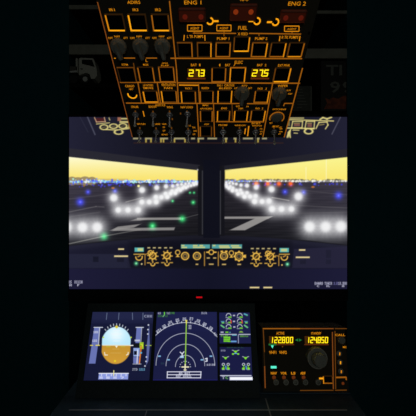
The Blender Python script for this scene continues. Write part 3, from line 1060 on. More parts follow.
    for (x, y, dbl) in ((152.8, 255.8, 1), (167, 255.6, 0), (256.2, 256.3, 0), (270.3, 256.3, 1)):
        p.disc(x, y, 3.4, (60, 46, 26))
        p.ring(x, y, 3.2, 1.2, am)
        for k in range(8):
            a = k * PI / 4 + 0.1
            p.line(x + 3.4 * math.cos(a), y + 3.4 * math.sin(a), x + 5.2 * math.cos(a), y + 5 * math.sin(a), 1.1, am, 0.9)
        p.line(x - 1.2, y + 1.4, x + 1.4, y - 1.2, 1.0, amd)
        if dbl:
            p.ring(x - 2.5, y - 3, 2.2, 1.0, am)
        for q in (-4.3, 4.3):
            p.rect(x + q - 1.5, y + 6.6, x + q + 1.5, y + 7.5, am, 0.95)
        p.ring(x, y + 8, 2.0, 1.1, am, a0=160, a1=380)
        p.line(x, y + 5.6, x, y + 7, 0.9, am)
    for (x, y) in ((177.7, 252.4), (231.4, 253)):
        p.ring(x, y, 2.2, 0.9, am)
        p.poly([(x - 2, y + 4.6), (x + 2, y + 4.6), (x, y + 2.2)], am)
    for (x, y, r, kk) in ((185.1, 256, 3.6, 0), (197, 256, 3.6, 0), (224, 256, 3.6, 1), (239, 256.3, 4.0, 2)):
        p.disc(x, y, r, (58, 54, 46))
        p.ring(x, y, r, 1.1, am)
        p.ring(x, y, r - 1.7, 0.6, amd)
        if kk == 1:
            p.rect(x - 3.4, y - 5.4, x - 1, y - 3.6, am)
            p.rect(x + 1, y - 5.4, x + 3.4, y - 3.6, am)
        if kk == 2:
            for k in range(8):
                a = k * PI / 4
                p.disc(x + 4.6 * math.cos(a), y + 4.6 * math.sin(a), 0.9, am)
            p.rect(x + 5, y - 1.5, x + 7, y + 1.6, am)
    p.ring(211.3, 252.2, 2.3, 1.0, am)
    p.line(206.8, 252.2, 208.6, 252.2, 1.3, am)
    p.line(214, 252.2, 216, 252.2, 1.3, am)
    for x in (204.5, 218.3):
        p.line(x, 252, x, 265.6, 0.9, amd)
    for (x0, x1, y) in ((206.8, 209.8, 258), (213.2, 216.2, 258), (209, 213.6, 264.2), (195.7, 198.2, 264.3), (222, 226, 264.4), (237.4, 241, 264.4)):
        p.rect(x0, y - 0.6, x1, y + 0.6, (224, 190, 110), 0.95)
    # pale switches beside the glareshield
    for (x0, x1, y) in ((118.2, 124, 249.1), (114.2, 128, 256.2), (299, 305.3, 250), (295.8, 309.7, 257.3), (249.8, 259.3, 287.5), (263.4, 272.2, 287.5)):
        p.rect(x0, y - 0.75, x1, y + 0.75, (236, 216, 150), 0.97)
    # simulator text in the lower corners
    wh = (220, 220, 240)
    p.text('NS', 68, 280.6, 71.5, 283.4, wh)
    p.text('BEGIN', 74.5, 280.6, 82.5, 283.4, wh, 0.9)
    p.text('K', 69.5, 284, 71.8, 286.2, wh, 0.9)
    p.text('P', 77.3, 284, 79.5, 286.2, wh, 0.9)
    p.text('BOARD', 314.8, 282, 322.8, 284.8, wh)
    p.text('TOWER', 324.6, 282, 332, 284.8, wh, 0.95)
    p.text('12', 333.6, 282, 338, 284.8, (120, 118, 170), 0.9)
    p.text('10.0NM', 338.4, 282, 346.6, 284.8, wh, 0.95)
    p.text('C', 317, 285, 319.2, 287, wh, 0.9)
    p.text('HL', 326.4, 285, 330, 287, wh, 0.9)
    p.text('A', 342, 285, 344.2, 287, wh, 0.9)


screen_object('screen', MO, (u0, v0, u1, v1), (640, 396), paint_monitor, mo, 0.0003, (20, 20, 30))
# bezel round the screen
bt, bb_ = MO.loc(208, 114.6)[1], MO.loc(208, 300.5)[1]
b = MB()
e = 0.0015
b.box(u0 - e, bb_, -0.03, u1 + e, v0, 0.003)
b.box(u0 - e, v1, -0.03, u1 + e, bt, 0.003)
b.box(u0 - e, v0, -0.03, u0, v1, 0.003)
b.box(u1, v0, -0.03, u1 + e, v1, 0.003)
b.box(u0, v0, -0.03, u1, v1, -0.0003)
b.build('bezel', M['bezel'], mo)
b = MB()
b.bevbox(-0.2, v0 + 0.08, -0.05, 0.2, v1 - 0.1, -0.03, 0.004)
b.build('rear_cover', M['bezel'], mo)
DESK_Z = -0.3658           # desk top below the eye
dz = (EYE.z + DESK_Z) - MO.o.z
b = MB()
b.box(-0.035, dz + 0.012, -0.062, 0.035, v0 + 0.2, -0.048)
b.build('stand_column', M['bezel'], mo)
b = MB()
b.box(-0.13, dz, -0.16, 0.13, dz + 0.012, 0.02)
b.build('stand_foot', M['bezel'], mo)
b = MB()
MO.box(b, 196.3, 296.2, 202.3, 297.7, 0.003, 0.0036)
b.build('power_light', M['redled'], mo)

# ================================================================== INSTRUMENT DISPLAY
DI = Plane(312, 0.66, 381, 0.611)
di = DI.empty('instrument_display')
tag(di, 'slanted flight instrument display with attitude, compass and engine pages, under the monitor', 'instrument display')
T_ = DI.loc(208, 303.5)[1]
B_ = DI.loc(208, 398)[1]
xl = DI.loc(82, 350)[0]
xr = DI.loc(257, 350)[0]


def paint_pfd(p):
    p.grad(70, 380, 160, 384, (24, 26, 70), (52, 44, 170))
    p.rect(70, 305, 160, 322, (40, 44, 78), 0.75, soft=8)
    p.rect(70, 305, 160, 378, (24, 28, 62), 0.2, soft=6)
    # flight mode columns
    for (x0, x1) in ((107, 106.3), (119, 118.5), (132.4, 132.6), (143, 142.8)):
        p.line(x0, 313, x1, 319.5, 0.6, (128, 144, 170), 0.8)
    p.text('CHK', 144.2, 315, 152, 317.4, (190, 196, 216), 0.9)
    # attitude ball
    s = p.rows(324, 366)
    X, Y = p.X[s], p.Y[s]
    cx, cy = 116.2, 345.3
    xx = (X - cx + (Y - cy) * 0.035) / 14.3
    yy = (Y - cy) / 18.7
    k = np.maximum(np.abs(xx), np.hypot(xx * 0.93, yy) ** 1.0) - 1
    a = sm(k * 15, 0.9)
    sky = np.array([184, 232, 252.]) + np.exp(-((X - 116) / 9) ** 2 - ((Y - 334) / 8) ** 2)[..., None] * np.array([50, 20, 6.])
    gnd = np.array([196, 146, 48.]) + ((Y - 346) / 20)[..., None] * np.array([16, 12, 10.])
    t = np.clip((Y - 344.9) * 1.5, 0, 1)[..., None]
    c = (sky * (1 - t) + gnd * t) / 255
    p.C[s] = p.C[s] * (1 - a[..., None]) + np.clip(c, 0, 1) * a[..., None]
    p.line(103, 345.2, 130, 345.4, 1.1, (238, 236, 226), 0.65)
    for y, w in ((330.5, 3), (334, 5), (338, 4), (341, 3)):
        p.line(116.6 - w, y, 116.6 + w, y, 0.8, (238, 246, 252), 0.7)
    for y, w in ((349, 3), (353, 5)):
        p.line(115.8 - w, y, 115.8 + w, y, 0.6, (214, 176, 96), 0.7)
    for q in range(-4, 5):
        a_ = q * 0.19
        p.line(116.6 + 15.4 * math.sin(a_), 344 - 18.6 * math.cos(a_), 116.6 + 16.8 * math.sin(a_), 344 - 20.3 * math.cos(a_), 0.8, (225, 235, 240), 0.85)
    p.poly([(115.6, 325.6), (117.6, 325.6), (118.2, 327.4), (116.6, 328.6), (115, 327.4)], (225, 205, 60))
    p.disc(103.4, 337.4, 0.8, (190, 220, 60))
    p.disc(131, 337.4, 0.8, (190, 220, 60))
    p.path([(104.5, 352.5), (105, 355), (107.4, 355)], 1.0, (240, 232, 214), 0.9)
    p.path([(126.5, 355), (128, 354.2), (128.2, 352.4)], 1.0, (240, 232, 214), 0.9)
    p.disc(115, 361, 1.1, (230, 205, 40))
    p.line(106.5, 346.6, 110, 346.6, 1.0, (190, 178, 60), 0.9)
    p.line(121, 346.6, 125, 346.6, 1.0, (190, 178, 60), 0.9)
    p.poly([(115, 345.6), (118, 345.6), (116.5, 348)], (244, 240, 220))
    # speed tape
    tape = (108, 120, 186)
    p.poly([(94.2, 327.6), (100.4, 327.6), (95.4, 363.6), (88.8, 363.6)], tape, 0.95)
    p.path([(94, 327.4), (102.6, 327.4)], 0.9, (205, 212, 224))
    p.path([(99.6, 328), (98.5, 344.6)], 0.9, (206, 212, 226), 0.9)
    p.text('180', 93.6, 331, 98, 333.2, (225, 228, 236), 0.95)
    p.text('160', 92.4, 339.6, 97, 341.8, (225, 228, 236), 0.9)
    p.line(90.4, 345.4, 92.6, 345.4, 1.0, (214, 204, 80))
    p.line(96, 345.3, 99.4, 345.3, 1.1, (226, 214, 100))
    # altitude tape
    p.poly([(136.6, 327.6), (141.6, 327.6), (140, 343), (135.4, 343)], tape, 0.95)
    p.line(136, 327.4, 143.4, 327.4, 0.9, (205, 212, 224))
    p.line(141.7, 328, 140.8, 342.6, 0.8, (206, 212, 226), 0.8)
    p.rect(134.6, 339.6, 140, 341.4, (200, 206, 224), 0.85)
    p.line(130.4, 345.5, 133.4, 345.4, 1.0, (245, 245, 235))
    p.rect(133.4, 343.4, 139.2, 347.2, (16, 20, 26))
    p.rect(139.6, 342.2, 143.6, 349, (160, 196, 44))
    p.rect(140.6, 344.4, 142.6, 346.6, (220, 232, 60))
    p.line(141, 345.3, 141.2, 346, 0.8, (60, 90, 20))
    p.line(146, 345.4, 151, 345.5, 0.9, (176, 200, 60))
    p.rect(133.4, 348, 139.6, 356.5, (150, 176, 232), 0.95)
    p.rect(134, 351, 137, 354.8, (12, 18, 40))
    p.rect(133.2, 357, 139, 363.4, tape, 0.95)
    p.line(141.2, 346.5, 139.3, 363.6, 1.3, (224, 124, 44))
    p.line(137.6, 350, 137, 363.4, 1.0, (228, 232, 244), 0.9)
    p.line(133, 364, 141, 364, 0.8, (200, 206, 220), 0.8)
    p.disc(141.2, 352.8, 0.9, (90, 180, 226))
    p.text('STD', 132.4, 368.2, 137.4, 370.6, (216, 220, 228), 0.95)
    p.text('1013', 139, 368.2, 144.8, 370.6, (120, 196, 226), 0.95)
    # vertical speed
    p.poly([(147.4, 324), (149.2, 324), (149.8, 345), (148.3, 361), (145.4, 367), (144.6, 364), (146.8, 345)], (104, 116, 178), 0.85)
    for y, x in ((325, 148.4), (329.6, 148), (334, 147.8), (357, 146.4), (361.4, 146), (366, 145)):
        p.disc(x, y, 0.8, (220, 226, 236), a=0.9)
    # heading strip
    p.poly([(99, 373.2), (128.4, 373.2), (128, 379.4), (98.2, 379.4)], (140, 154, 222))
    p.line(99, 373.4, 128.4, 373.4, 0.9, (230, 234, 246))
    for i in range(6):
        p.line(101.6 + i * 4.9, 374.2, 101.5 + i * 4.9, 375.8, 0.8, (238, 240, 250), 0.8)
    for x, s_ in ((101, '25'), (108, '6'), (115, '26'), (122, '7')):
        p.text(s_, x - 1.6, 376.6, x + 1.6, 378.6, (245, 246, 255), 0.9)
    p.line(113.8, 370.6, 113.7, 375.6, 0.9, (240, 232, 150))


def paint_nd(p):
    p.grad(145, 379.5, 220, 384, (28, 28, 84), (60, 50, 190))
    p.rect(145, 305, 222, 330, (30, 34, 78), 0.5, soft=14)
    wh = (222, 226, 236)
    gr = (90, 190, 50)
    p.text('GS', 158, 312.4, 160.8, 314.2, wh)
    p.rect(163.9, 312, 165, 314.6, (110, 220, 60))
    p.text('TAS', 166.6, 312.3, 169.8, 314.2, (206, 216, 214), 0.95)
    p.text('148', 170.2, 312.2, 174.4, 314, gr, 0.9)
    p.text('260/12', 158, 315, 167.6, 317, (70, 150, 56), 0.8)
    p.line(163, 316.6, 164.4, 315, 0.7, (130, 210, 130))
    p.text('ILS1', 201.4, 312, 207, 314, wh, 0.95)
    cx, cy = 186.2, 366.5
    Rx = 41.5
    # outer arc: flattened because the panel leans back
    p.ring(185.8, 365, 42, 0.55, wh, ry=42.5, a0=36, a1=144)
    for q in range(-9, 10):
        a_ = math.radians(q * 6.0 + 0.5)
        l = 2.2 if q % 2 == 0 else 1.2
        p.line(185.8 + 42 * math.sin(a_), 365 - 42.5 * math.cos(a_), 185.8 + (42 + l) * math.sin(a_), 365 - (42.5 + l) * math.cos(a_), 0.75, wh, 0.9)
    for (x, y, s_, an) in ((158.3, 331.2, '22', -0.75), (164.2, 326.4, '23', -0.55), (170.3, 322.5, '24', -0.38), (177.4, 320.2, '25', -0.2), (184.4, 319.2, '26', -0.03), (191.3, 318.9, '27', 0.12), (198.3, 321, '28', 0.3), (204.6, 324.2, '29', 0.48), (210.8, 328.2, '30', 0.65)):
        p.text(s_, x - 1.7, y - 1.5, x + 1.7, y + 1.5, wh, 1.0, an)
    p.text('33', 214.6, 333.6, 216.6, 336, wh, 0.8, 0.8)
    # range arcs
    def arc(rx, ry, y0, a0, a1):
        p.ring(185.4, y0, rx, 0.45, wh, ry=ry, a0=a0, a1=a1)
    arc(29.4, 32.4, 365.6, 0, 180)
    arc(19.4, 22.0, 366.2, 0, 180)
    arc(10.0, 11.8, 367, 0, 180)
    # course line and aircraft
    p.line(186.4, 321, 185.2, 367, 1.1, (150, 205, 70))
    p.poly([(185.2, 320), (187.4, 320), (186.4, 325)], (232, 222, 90))
    p.line(182, 367, 188.6, 367, 1.3, (240, 234, 190))
    p.line(185.2, 364.5, 185, 370.6, 1.2, (240, 234, 190))
    p.line(183.8, 370, 186.4, 370, 0.8, (240, 234, 190))
    for q in range(8):
        a_ = q * PI / 7
        p.disc(185.2 + 5.3 * math.cos(a_), 366.8 - 5.6 * math.sin(a_), 0.5, (205, 212, 225), a=0.9)
    # beacons and labels
    p.text('33', 188.6, 325, 191.2, 329, wh, 0.95)
    for (x, y) in ((159.4, 356.2), (168.5, 359.8), (202, 359.8), (211, 356.2)):
        p.rect(x - 1.4, y - 0.7, x + 1.4, y + 0.7, (130, 184, 222))
    p.rect(180, 355.8, 183.8, 358, (160, 200, 232))
    p.path([(180.2, 352.2), (182.2, 353.8), (184, 351.8)], 1.0, wh)
    p.line(182.2, 353.8, 182, 356.4, 1.0, wh)
    p.path([(205.4, 358.8), (207, 358.4), (207, 361), (205.6, 361.4)], 1.1, wh)
    p.text('10', 206.6, 363.8, 210.4, 365.6, wh)
    p.text('20', 211.6, 363.8, 214.8, 365.6, wh)
    p.text('RR', 161, 362.5, 164, 364.4, (50, 90, 90), 0.6)
    # message box
    for l in ((167.4, 371.8, 201, 371.8), (201, 371.8, 200.6, 377.8), (200.6, 377.8, 167.2, 377.8), (167.2, 377.8, 167.4, 371.8), (167.4, 374.7, 201, 374.7)):
        p.line(*l, 0.9, (220, 222, 236))
    p.text('ND NOT', 179, 372.2, 190, 374.6, (236, 238, 248))
    p.text('MAP AVAIL', 176, 374.9, 191.6, 377.4, (236, 238, 248))


def engines(p):
    wh, gr, cy = (186, 190, 204), (120, 214, 50), (96, 190, 206)
    p.rect(210, 305, 260, 330, (30, 34, 80), 0.5, soft=12)
    for y, h in ((316, 1), (321.4, 1), (327, 1)):
        for x in (228.6, 239.8):
            p.ring(x, y, 2.4, 0.8, wh, ry=2.5, a0=0, a1=190)
            p.line(x - 2.6, y + 1.6, x - 0.6, y + 1.6, 1.0, (150, 156, 172), 0.9)
            p.rect(x - 0.3, y + 0.3, x + 2.9, y + 2, gr, 0.85)
    p.line(231, 320.6, 231.2, 323, 0.9, (230, 60, 50))
    p.line(242, 320.6, 242.2, 323, 0.9, (230, 60, 50))
    for (x, y) in ((234, 315.5), (234, 321.4), (234.3, 327)):
        p.rect(x - 1.1, y - 0.7, x + 1.1, y + 0.7, wh, 0.95)
    for (x, y) in ((222.6, 322), (246, 322)):
        p.poly([(x - 1.9, y - 1), (x + 1.9, y - 1), (x + 1.2, y + 1.4), (x - 0.6, y + 1.4)], cy, 0.7)
        p.line(x - 0.4, y + 0.9, x + 1.4, y + 0.9, 0.9, gr)
    for (x, y) in ((222.6, 326.4), (246, 326.4)):
        p.line(x - 1.4, y - 1, x + 1.4, y + 1, 1.6, (110, 200, 130), 0.9)
    p.line(244.4, 314, 247, 315, 1.5, cy, 0.85)
    p.rect(246, 315, 248, 316, (90, 170, 90), 0.7)
    p.rect(220.6, 331.5, 223.6, 333, wh, 0.9)
    p.rect(225.4, 331.5, 228.4, 333, gr, 0.9)
    p.rect(229.4, 331.8, 230.6, 333, cy, 0.8)
    p.poly([(240, 331), (242, 331), (243.4, 332.6), (238.8, 332.6)], (140, 190, 70), 0.9)
    p.line(220, 334.4, 236.4, 334.4, 1.0, wh)
    p.line(239, 334.4, 250, 334.4, 1.0, wh)
    p.line(238.3, 335, 238.4, 343, 0.9, (150, 156, 180))
    p.text('FLAP', 221, 335, 228, 337, gr)
    for y in (337.5, 339.4, 341.2):
        p.rect(223.6, y - 0.9, 228.6 + (y % 2), y + 0.7, (120, 216, 46), 0.95)
    p.rect(229, 336.5, 230.4, 340, gr, 0.7)
    p.rect(232, 334.8, 236.6, 335.7, cy, 0.9)
    p.rect(228, 341, 231, 342, gr, 0.9)
    p.rect(231, 340.6, 236.6, 342.2, (110, 170, 226), 0.9)
    p.text('GND', 240, 335.4, 243.8, 337, gr)
    p.text('SPLR', 244.2, 335.6, 248, 337, gr)


def wheels(p):
    wh, gr, cy = (186, 190, 204), (130, 222, 50), (96, 170, 226)
    p.text('WHEEL', 227, 346.8, 244, 348, (50, 110, 60), 0.7)
    p.text('HYD', 221, 349.8, 225.4, 351.4, wh)
    for (x, y, w) in ((235.6, 351, 3.3), (225.6, 357.4, 3.0), (245.6, 357.4, 3.0)):
        p.poly([(x - w * 0.7, y - 0.4), (x + w * 0.7, y - 0.4), (x + 0.4, y + 2), (x - 0.4, y + 2)], gr)
        p.line(x - w, y - 0.8, x - w * 0.6, y - 0.5, 0.9, wh, 0.8)
        p.line(x + w * 0.6, y - 0.5, x + w, y - 0.8, 0.9, wh, 0.8)
    p.rect(232, 353.2, 234, 354.8, gr)
    p.rect(237.2, 353.2, 239.2, 354.8, gr)
    p.line(234.4, 353.4, 236.8, 353.4, 1.0, cy)
    for x in (225.8, 246):
        for q in (-2.4, 2.4):
            p.ring(x + q, 364.4, 1.2, 0.8, wh, ry=1.1)
            p.rect(x + q - 1.1 - (q < 0) * 0.4, 367.6, x + q + 1.1 + (q > 0) * 0.4, 369.6, gr)
            p.line(x + q, 365.4, x + q * 0.8, 367.8, 0.9, gr, 0.9)
            p.line(x + q - 1, 369.7, x + q + 1, 369.7, 0.8, wh, 0.6)
        p.line(x, 366, x + 0.4, 369.2, 1.0, cy)
    p.line(220.6, 375.6, 251, 375.6, 1.0, (200, 204, 220))
    p.text('T', 221.8, 376.2, 225, 379, wh)
    p.text('C', 225.6, 376.4, 228, 379, (120, 210, 80))
    p.rect(229.6, 376.8, 253.4, 380.4, (246, 248, 255), soft=1.4)
    p.rect(230, 380.4, 252, 382.6, (60, 70, 150), 0.6, soft=1.6)


HOLES = []
for (nm, x0, y0, x1, y1, res, fn, base) in (('primary_flight_screen', 88.2, 312, 151.6, 380.3, (260, 270), paint_pfd, (21, 24, 52)),
                                            ('navigation_screen', 155.0, 312, 217.2, 380.6, (260, 270), paint_nd, (25, 28, 66)),
                                            ('engine_screen', 219.4, 312.6, 250.3, 343.4, (150, 150), engines, (26, 29, 72)),
                                            ('wheel_screen', 219.4, 347, 251.8, 381.4, (150, 170), wheels, (24, 26, 66))):
    c = DI.rect(x0, y0, x1, y1)
    HOLES.append(c)
    screen_object(nm, DI, c, res, fn, di, 0.0004, base)
tag(bpy.data.objects['primary_flight_screen'], 'screen page with a blue and orange attitude ball')
tag(bpy.data.objects['navigation_screen'], 'screen page with white compass arcs and a green course line')
tag(bpy.data.objects['engine_screen'], 'small screen page with engine dials')
tag(bpy.data.objects['wheel_screen'], 'small screen page with green wheel diagram and white bar')
b = MB()


def slab(b, pl, x0, x1, v0_, v1_, depth):
    """panel body whose underside is cut level with the desk"""
    cut = depth * pl.n.z / pl.t.z
    pr = [(v0_, 0), (v1_, 0), (v1_, -depth), (v0_ + cut, -depth)]
    vs = [(x0, p[0], p[1]) for p in pr] + [(x1, p[0], p[1]) for p in pr]
    b.add(vs, [(0, 1, 2, 3), (7, 6, 5, 4), (0, 4, 5, 1), (1, 5, 6, 2), (2, 6, 7, 3), (3, 7, 4, 0)])


slab(b, DI, xl, xr, B_, T_, 0.016)
b.build('panel_body', M['disp'], di)
# raised mask between the screens
b = MB()
zt = 0.0022
X0, X1, X2, X3 = HOLES[0][0], HOLES[0][2], HOLES[1][0], HOLES[1][2]
X4, X5 = HOLES[2][0], max(HOLES[2][2], HOLES[3][2])
Vt, Vb = HOLES[0][3], HOLES[0][1]
b.box(xl, Vt, 0, xr, T_, zt)
b.box(xl, B_, 0, xr, Vb, zt)
b.box(xl, Vb, 0, X0, Vt, zt)
b.box(X1, Vb, 0, X2, Vt, zt)
b.box(X3, Vb, 0, X4, Vt, zt)
b.box(X5, Vb, 0, xr, Vt, zt)
b.box(X4, HOLES[3][3], 0, X5, HOLES[2][1], zt)
b.build('screen_mask', M['disp'], di)
for sx in (-1, 1):
    b = MB()
    p0 = DI.matrix().inverted() @ Vector((0, DI.o.y + 0.10, EYE.z + DESK_Z))
    a = DI.loc(208, 330)
    x = 0.07 * sx - 0.02
    b.tube([(x, a[1], -0.014), (x, p0.y + 0.0065, p0.z)], [0.006, 0.006], 10)
    b.build('rear_prop', M['bezel'], di)

# ================================================================== RADIO PANEL
RA = Plane(328, 0.637, 391, 0.618)
ra = RA.empty('radio_panel')
tag(ra, 'black radio tuning panel with yellow frequency digits and a dual knob, beside the instrument display', 'radio panel')
au = RA.empty('audio_panel')
tag(au, 'narrow black audio panel with small round keys at the right end of the radio panel', 'audio panel')
RB = RA.loc(208, 391.5)[1]
RT = RA.loc(208, 327.5)[1]
xa = RA.loc(262.3, 360)[0]
xb = RA.loc(333.6, 360)[0]
xc = RA.loc(334.4, 360)[0]
xd = RA.loc(347, 360)[0]
b = MB(); slab(b, RA, xa, xb, RB, RT, 0.05); b.build('faceplate', M['face'], ra)
b = MB(); slab(b, RA, xc, xd, RB, RT, 0.05); b.build('faceplate', M['face'], au)
b = MB()
b.box(xa - 0.006, RB - 0.0018, 0.0, xb, RB, 0.006)
b.build('base_plate', M['desk'], ra)
b = MB()
b.box(xc, RB - 0.0018, 0.0, xd, RB, 0.006)
b.build('base_plate', M['desk'], au)


def legend(s_, x0, y0, x1, y1, bold=0.02, parent=None):
    t = MB()
    RA.text(t, s_, x0, y0, x1, y1, bold=bold)
    t.build('legend', M['txt'], parent or ra)


LN = MB()
RA.line(LN, 262.8, 328.6, 300, 328.6, 1.0, 0, .0006, 1)
RA.line(LN, 300, 328.6, 333.5, 328.6, 0.9, 0, .0006, 4)
RA.line(LN, 263.2, 329, 264.4, 352, 0.9, 0, .0006, 0)
RA.line(LN, 264.6, 366, 265.2, 388, 1.0, 0, .0006, 4)
RA.line(LN, 264, 352, 264.6, 366, 0.8, 0, .0006, 5)
RA.line(LN, 300, 390.4, 333.4, 390.2, 0.7, 0, .0006, 0)
RA.line(LN, 332.3, 332, 333.3, 389, 0.9, 0, .0006, 4)
legend('ACTIVE', 276.2, 331.8, 284.2, 334.6, bold=0.02)
legend('STANDBY', 311, 332, 321.2, 334.4, bold=0.02)
legend('VHF1', 269, 350.8, 276.2, 353.8, bold=0.02)
legend('VHF2', 279, 350.8, 286.6, 353.8, bold=0.02)
for s_, x0, x1 in (('NAV', 270.8, 276.8), ('VOR', 280.6, 286.6), ('LS', 291, 295.4), ('ADF', 300.2, 305.4)):
    legend(s_, x0, 371.8, x1, 374.4, bold=0.04)
LN.build('marking_lines', AM, ra)
for (x0, x1, s_, x, st) in ((268.6, 294, '122800', 270.4, 3.9), (304.2, 328.4, '124850', 306.6, 3.65)):
    m = MB(); RA.box(m, x0, 335.4, x1, 344.6, 0, 0.0006)
    dp = m.build('frequency_display', M['cap'], ra)
    m = MB(); RA.box(m, x0 + 0.4, 336, x1 - 0.4, 344.2, 0.0006, 0.0007)
    m.build('backlight', M['haze'], dp)
    m = MB(); RA.box(m, x0, 344.2, x1, 345.0, 0, 0.0009)
    m.build('display_lip', M['rust'], dp)
    seven_seg(RA, dp, s_, [(x + i * st - (0 if ch != '1' else 0.6), 337.2, x + i * st + 2.3 - (0 if ch != '1' else 0.6), 342.6) for i, ch in enumerate(s_)], 0.0009, 0.74, pt=[(x + 3 * st - 0.9, 342.7)])
m = MB(); RA.box(m, 268.6, 343.6, 276, 345.2, 0.0009, 0.0013); m.build('selection_light', M['greend'], ra)
for x in (296.8, 300.2):
    m = MB()
    s = RA.scale(x, 340)
    u, v = RA.loc(x, 340)
    sg = -1 if x < 298 else 1
    m.prism([(u + sg * 1.7 * s, v), (u - sg * 1.2 * s, v + 1.3 * s), (u - sg * 1.2 * s, v - 1.3 * s)][::sg], 0, 0.0006)
    m.build('transfer_arrow', M['greend'], ra)
for x, mm in ((272.3, M['cyan']), (282.5, M['a0'])):
    s = RA.scale(x, 346.6)
    u, v = RA.loc(x, 346.8)
    k = 1.5 if x < 280 else 0.8
    m = MB()
    m.prism([(u - k * s, v + k * s), (u, v - k * s), (u + k * s, v + k * s)], 0, 0.0006)
    m.build('channel_light', mm, ra)
m = MB(); RA.box(m, 270.8, 366, 276.4, 368.3, 0, 0.0008); m.build('status_light', M['cyan'], ra)
for x in (274, 284, 293.6, 303.6):
    m = MB()
    u, v = RA.loc(x, 377.4); s = RA.scale(x, 377)
    m.lathe(u, v, [(1.9 * s, 0), (1.8 * s, 0.0006), (1.0 * s, 0.0012)], 16)
    m.build('key_lamp', M['rust'], ra, True)
for x in (276, 286, 295.6, 305.4, 318.2):
    u, v = RA.loc(x, 382.2, 0.004); s = RA.scale(x, 382)
    m = MB()
    m.lathe(u, v, [(2.9 * s, 0), (2.9 * s, 0.004), (2.4 * s, 0.005), (1.3 * s, 0.0052), (1.1 * s, 0.0035)], 22, 0.03)
    k = m.build('selector_key', M['knob'], ra, True)
    m = MB()
    m.ring(u, v, 2.3 * s, 0.5 * s, 0.0048, 0.0054)
    m.build('key_rim', M['pointer'], k)
# dual tuning knob
u, v = RA.loc(316.5, 357.5, 0.006); s = RA.scale(316, 357)
m = MB(); m.lathe(u, v, [(10 * s, 0), (10 * s, 0.003), (9.6 * s, 0.010), (9 * s, 0.012), (7 * s, 0.012)], 40, 0.03)
k = m.build('outer_tuning_knob', M['knobdark'], ra, True)
u2, v2 = u, v
m = MB(); m.lathe(u2, v2, [(6.4 * s, 0.012), (6.4 * s, 0.029), (5.8 * s, 0.031), (3 * s, 0.0315)], 36, 0.05)
m.build('inner_tuning_knob', M['knobdark'], ra, True)
m = MB(); m.ring(u, v, 9.4 * s, 0.7 * s, 0.0112, 0.0124); m.build('knob_rim', M['pointer'], k)
# power key
push_button(RA, ra, 323, 375.5, 333, 383.6, 3, 2, 1, 0, 1.0)
m = MB(); RA.box(m, 319.2, 377.6, 323.2, 379.2, 0, 0.0008); m.build('power_mark', M['a3'], ra)
# audio panel details
LN = MB()
RA.line(LN, 334.8, 328.6, 346.6, 328.6, 0.8, 0, .0006, 0)
RA.line(LN, 334.9, 331, 335.6, 389, 0.8, 0, .0006, 0)
RA.line(LN, 335, 390.2, 346.6, 390, 0.8, 0, .0006, 0)
RA.line(LN, 336, 377.4, 346.2, 377.2, 1.3, 0, .0006, 1)
RA.line(LN, 346, 377, 346.2, 380, 1.0, 0, .0006, 1)
legend('CALL', 335, 333.8, 345, 336, bold=0.02, parent=au)
legend('MIC', 342.8, 346, 346.4, 348, bold=0.02, parent=au)
LN.build('marking_lines', AM, au)
for (x, y, mm) in ((339, 353.4, 'a2'), (339.8, 362.2, 'a3'), (340.6, 371.2, 'a2')):
    u, v = RA.loc(x, y); s = RA.scale(x, y)
    m = MB()
    m.lathe(u, v, [(2.8 * s, 0), (2.8 * s, 0.0015), (2.2 * s, 0.0022)], 20)
    kk = m.build('round_key', M['knobdark'], au, True)
    m = MB()
    m.bar(u + .1 * s, v - 1.4 * s, u + .4 * s, v + 1.2 * s, 1.0 * s, 0.0022, 0.0026)
    m.build('tick_light', M[mm], kk)
u, v = RA.loc(341.5, 340.2, 0.004); s = RA.scale(341, 340)
m = MB()
m.lathe(u, v, [(3.8 * s, 0), (3.8 * s, 0.005), (3.2 * s, 0.007)], 24, 0.04)
m.build('volume_knob', M['knob'], au, True)
m = MB()
u, v = RA.loc(343, 383.4); m.lathe(u, v, [(1.4 * s, 0), (1.2 * s, 0.0006)], 12); m.build('key_lamp', M['rust'], au)

# ================================================================== DESK
DZ = EYE.z + DESK_Z - 0.0002
dk = bpy.data.objects.new('desk', None)
COL.objects.link(dk)
dk.location = (0, 0.7, 0)
tag(dk, 'dark blue-grey desk with painted pale seam highlights, carrying the displays and the radio', 'desk')


def dbox(name, m, x0, y0, z0, x1, y1, z1):
    b = MB()
    b.box(x0, y0 - 0.7, z0, x1, y1 - 0.7, z1)
    return b.build(name, m, dk)


YG = -DESK_Z * FPX / (410.0 - 208)            # seam running across the desk
dbox('desktop', M['desk'], -0.279, 0.44, DZ - 0.025, 0.279, 1.0, DZ)
YE = -DESK_Z * FPX / (398.5 - 208)
hw = 139 * YG / FPX
dbox('seam_highlight', M['strip'], -hw, YG - 0.0011, DZ, hw, YG + 0.0011, DZ + 0.0008)  # pale strips along the seams stand in for their edge highlights
sx = 58 / 192 * -DESK_Z
dbox('seam_highlight', M['strip'], sx - 0.0011, 0.45, DZ, sx + 0.0011, YE, DZ + 0.0007)
dbox('seam_highlight', M['strip'], -sx - 0.0009, 0.45, DZ, -sx + 0.0009, YG, DZ + 0.0007)
for x in (-0.25, 0.25):
    for y in (0.48, 0.97):
        dbox('leg', M['bezel'], x - 0.02, y - 0.02, 0, x + 0.02, y + 0.02, DZ - 0.025)

# ================================================================== BOOKCASE
YF, YBK = 1.02, 1.30
bc = bpy.data.objects.new('bookcase', None)
COL.objects.link(bc)
bc.location = (0, YF, 0)
tag(bc, 'black bookcase with pale grey shelf fronts behind the monitor and overhead panel', 'bookcase')


def cbox(name, m, x0, y0, z0, x1, y1, z1):
    b = MB()
    b.box(x0, y0 - YF, z0, x1, y1 - YF, z1)
    return b.build(name, m, bc)


def zf(y, Y=YF):
    return EYE.z - (y - 208) / FPX * Y


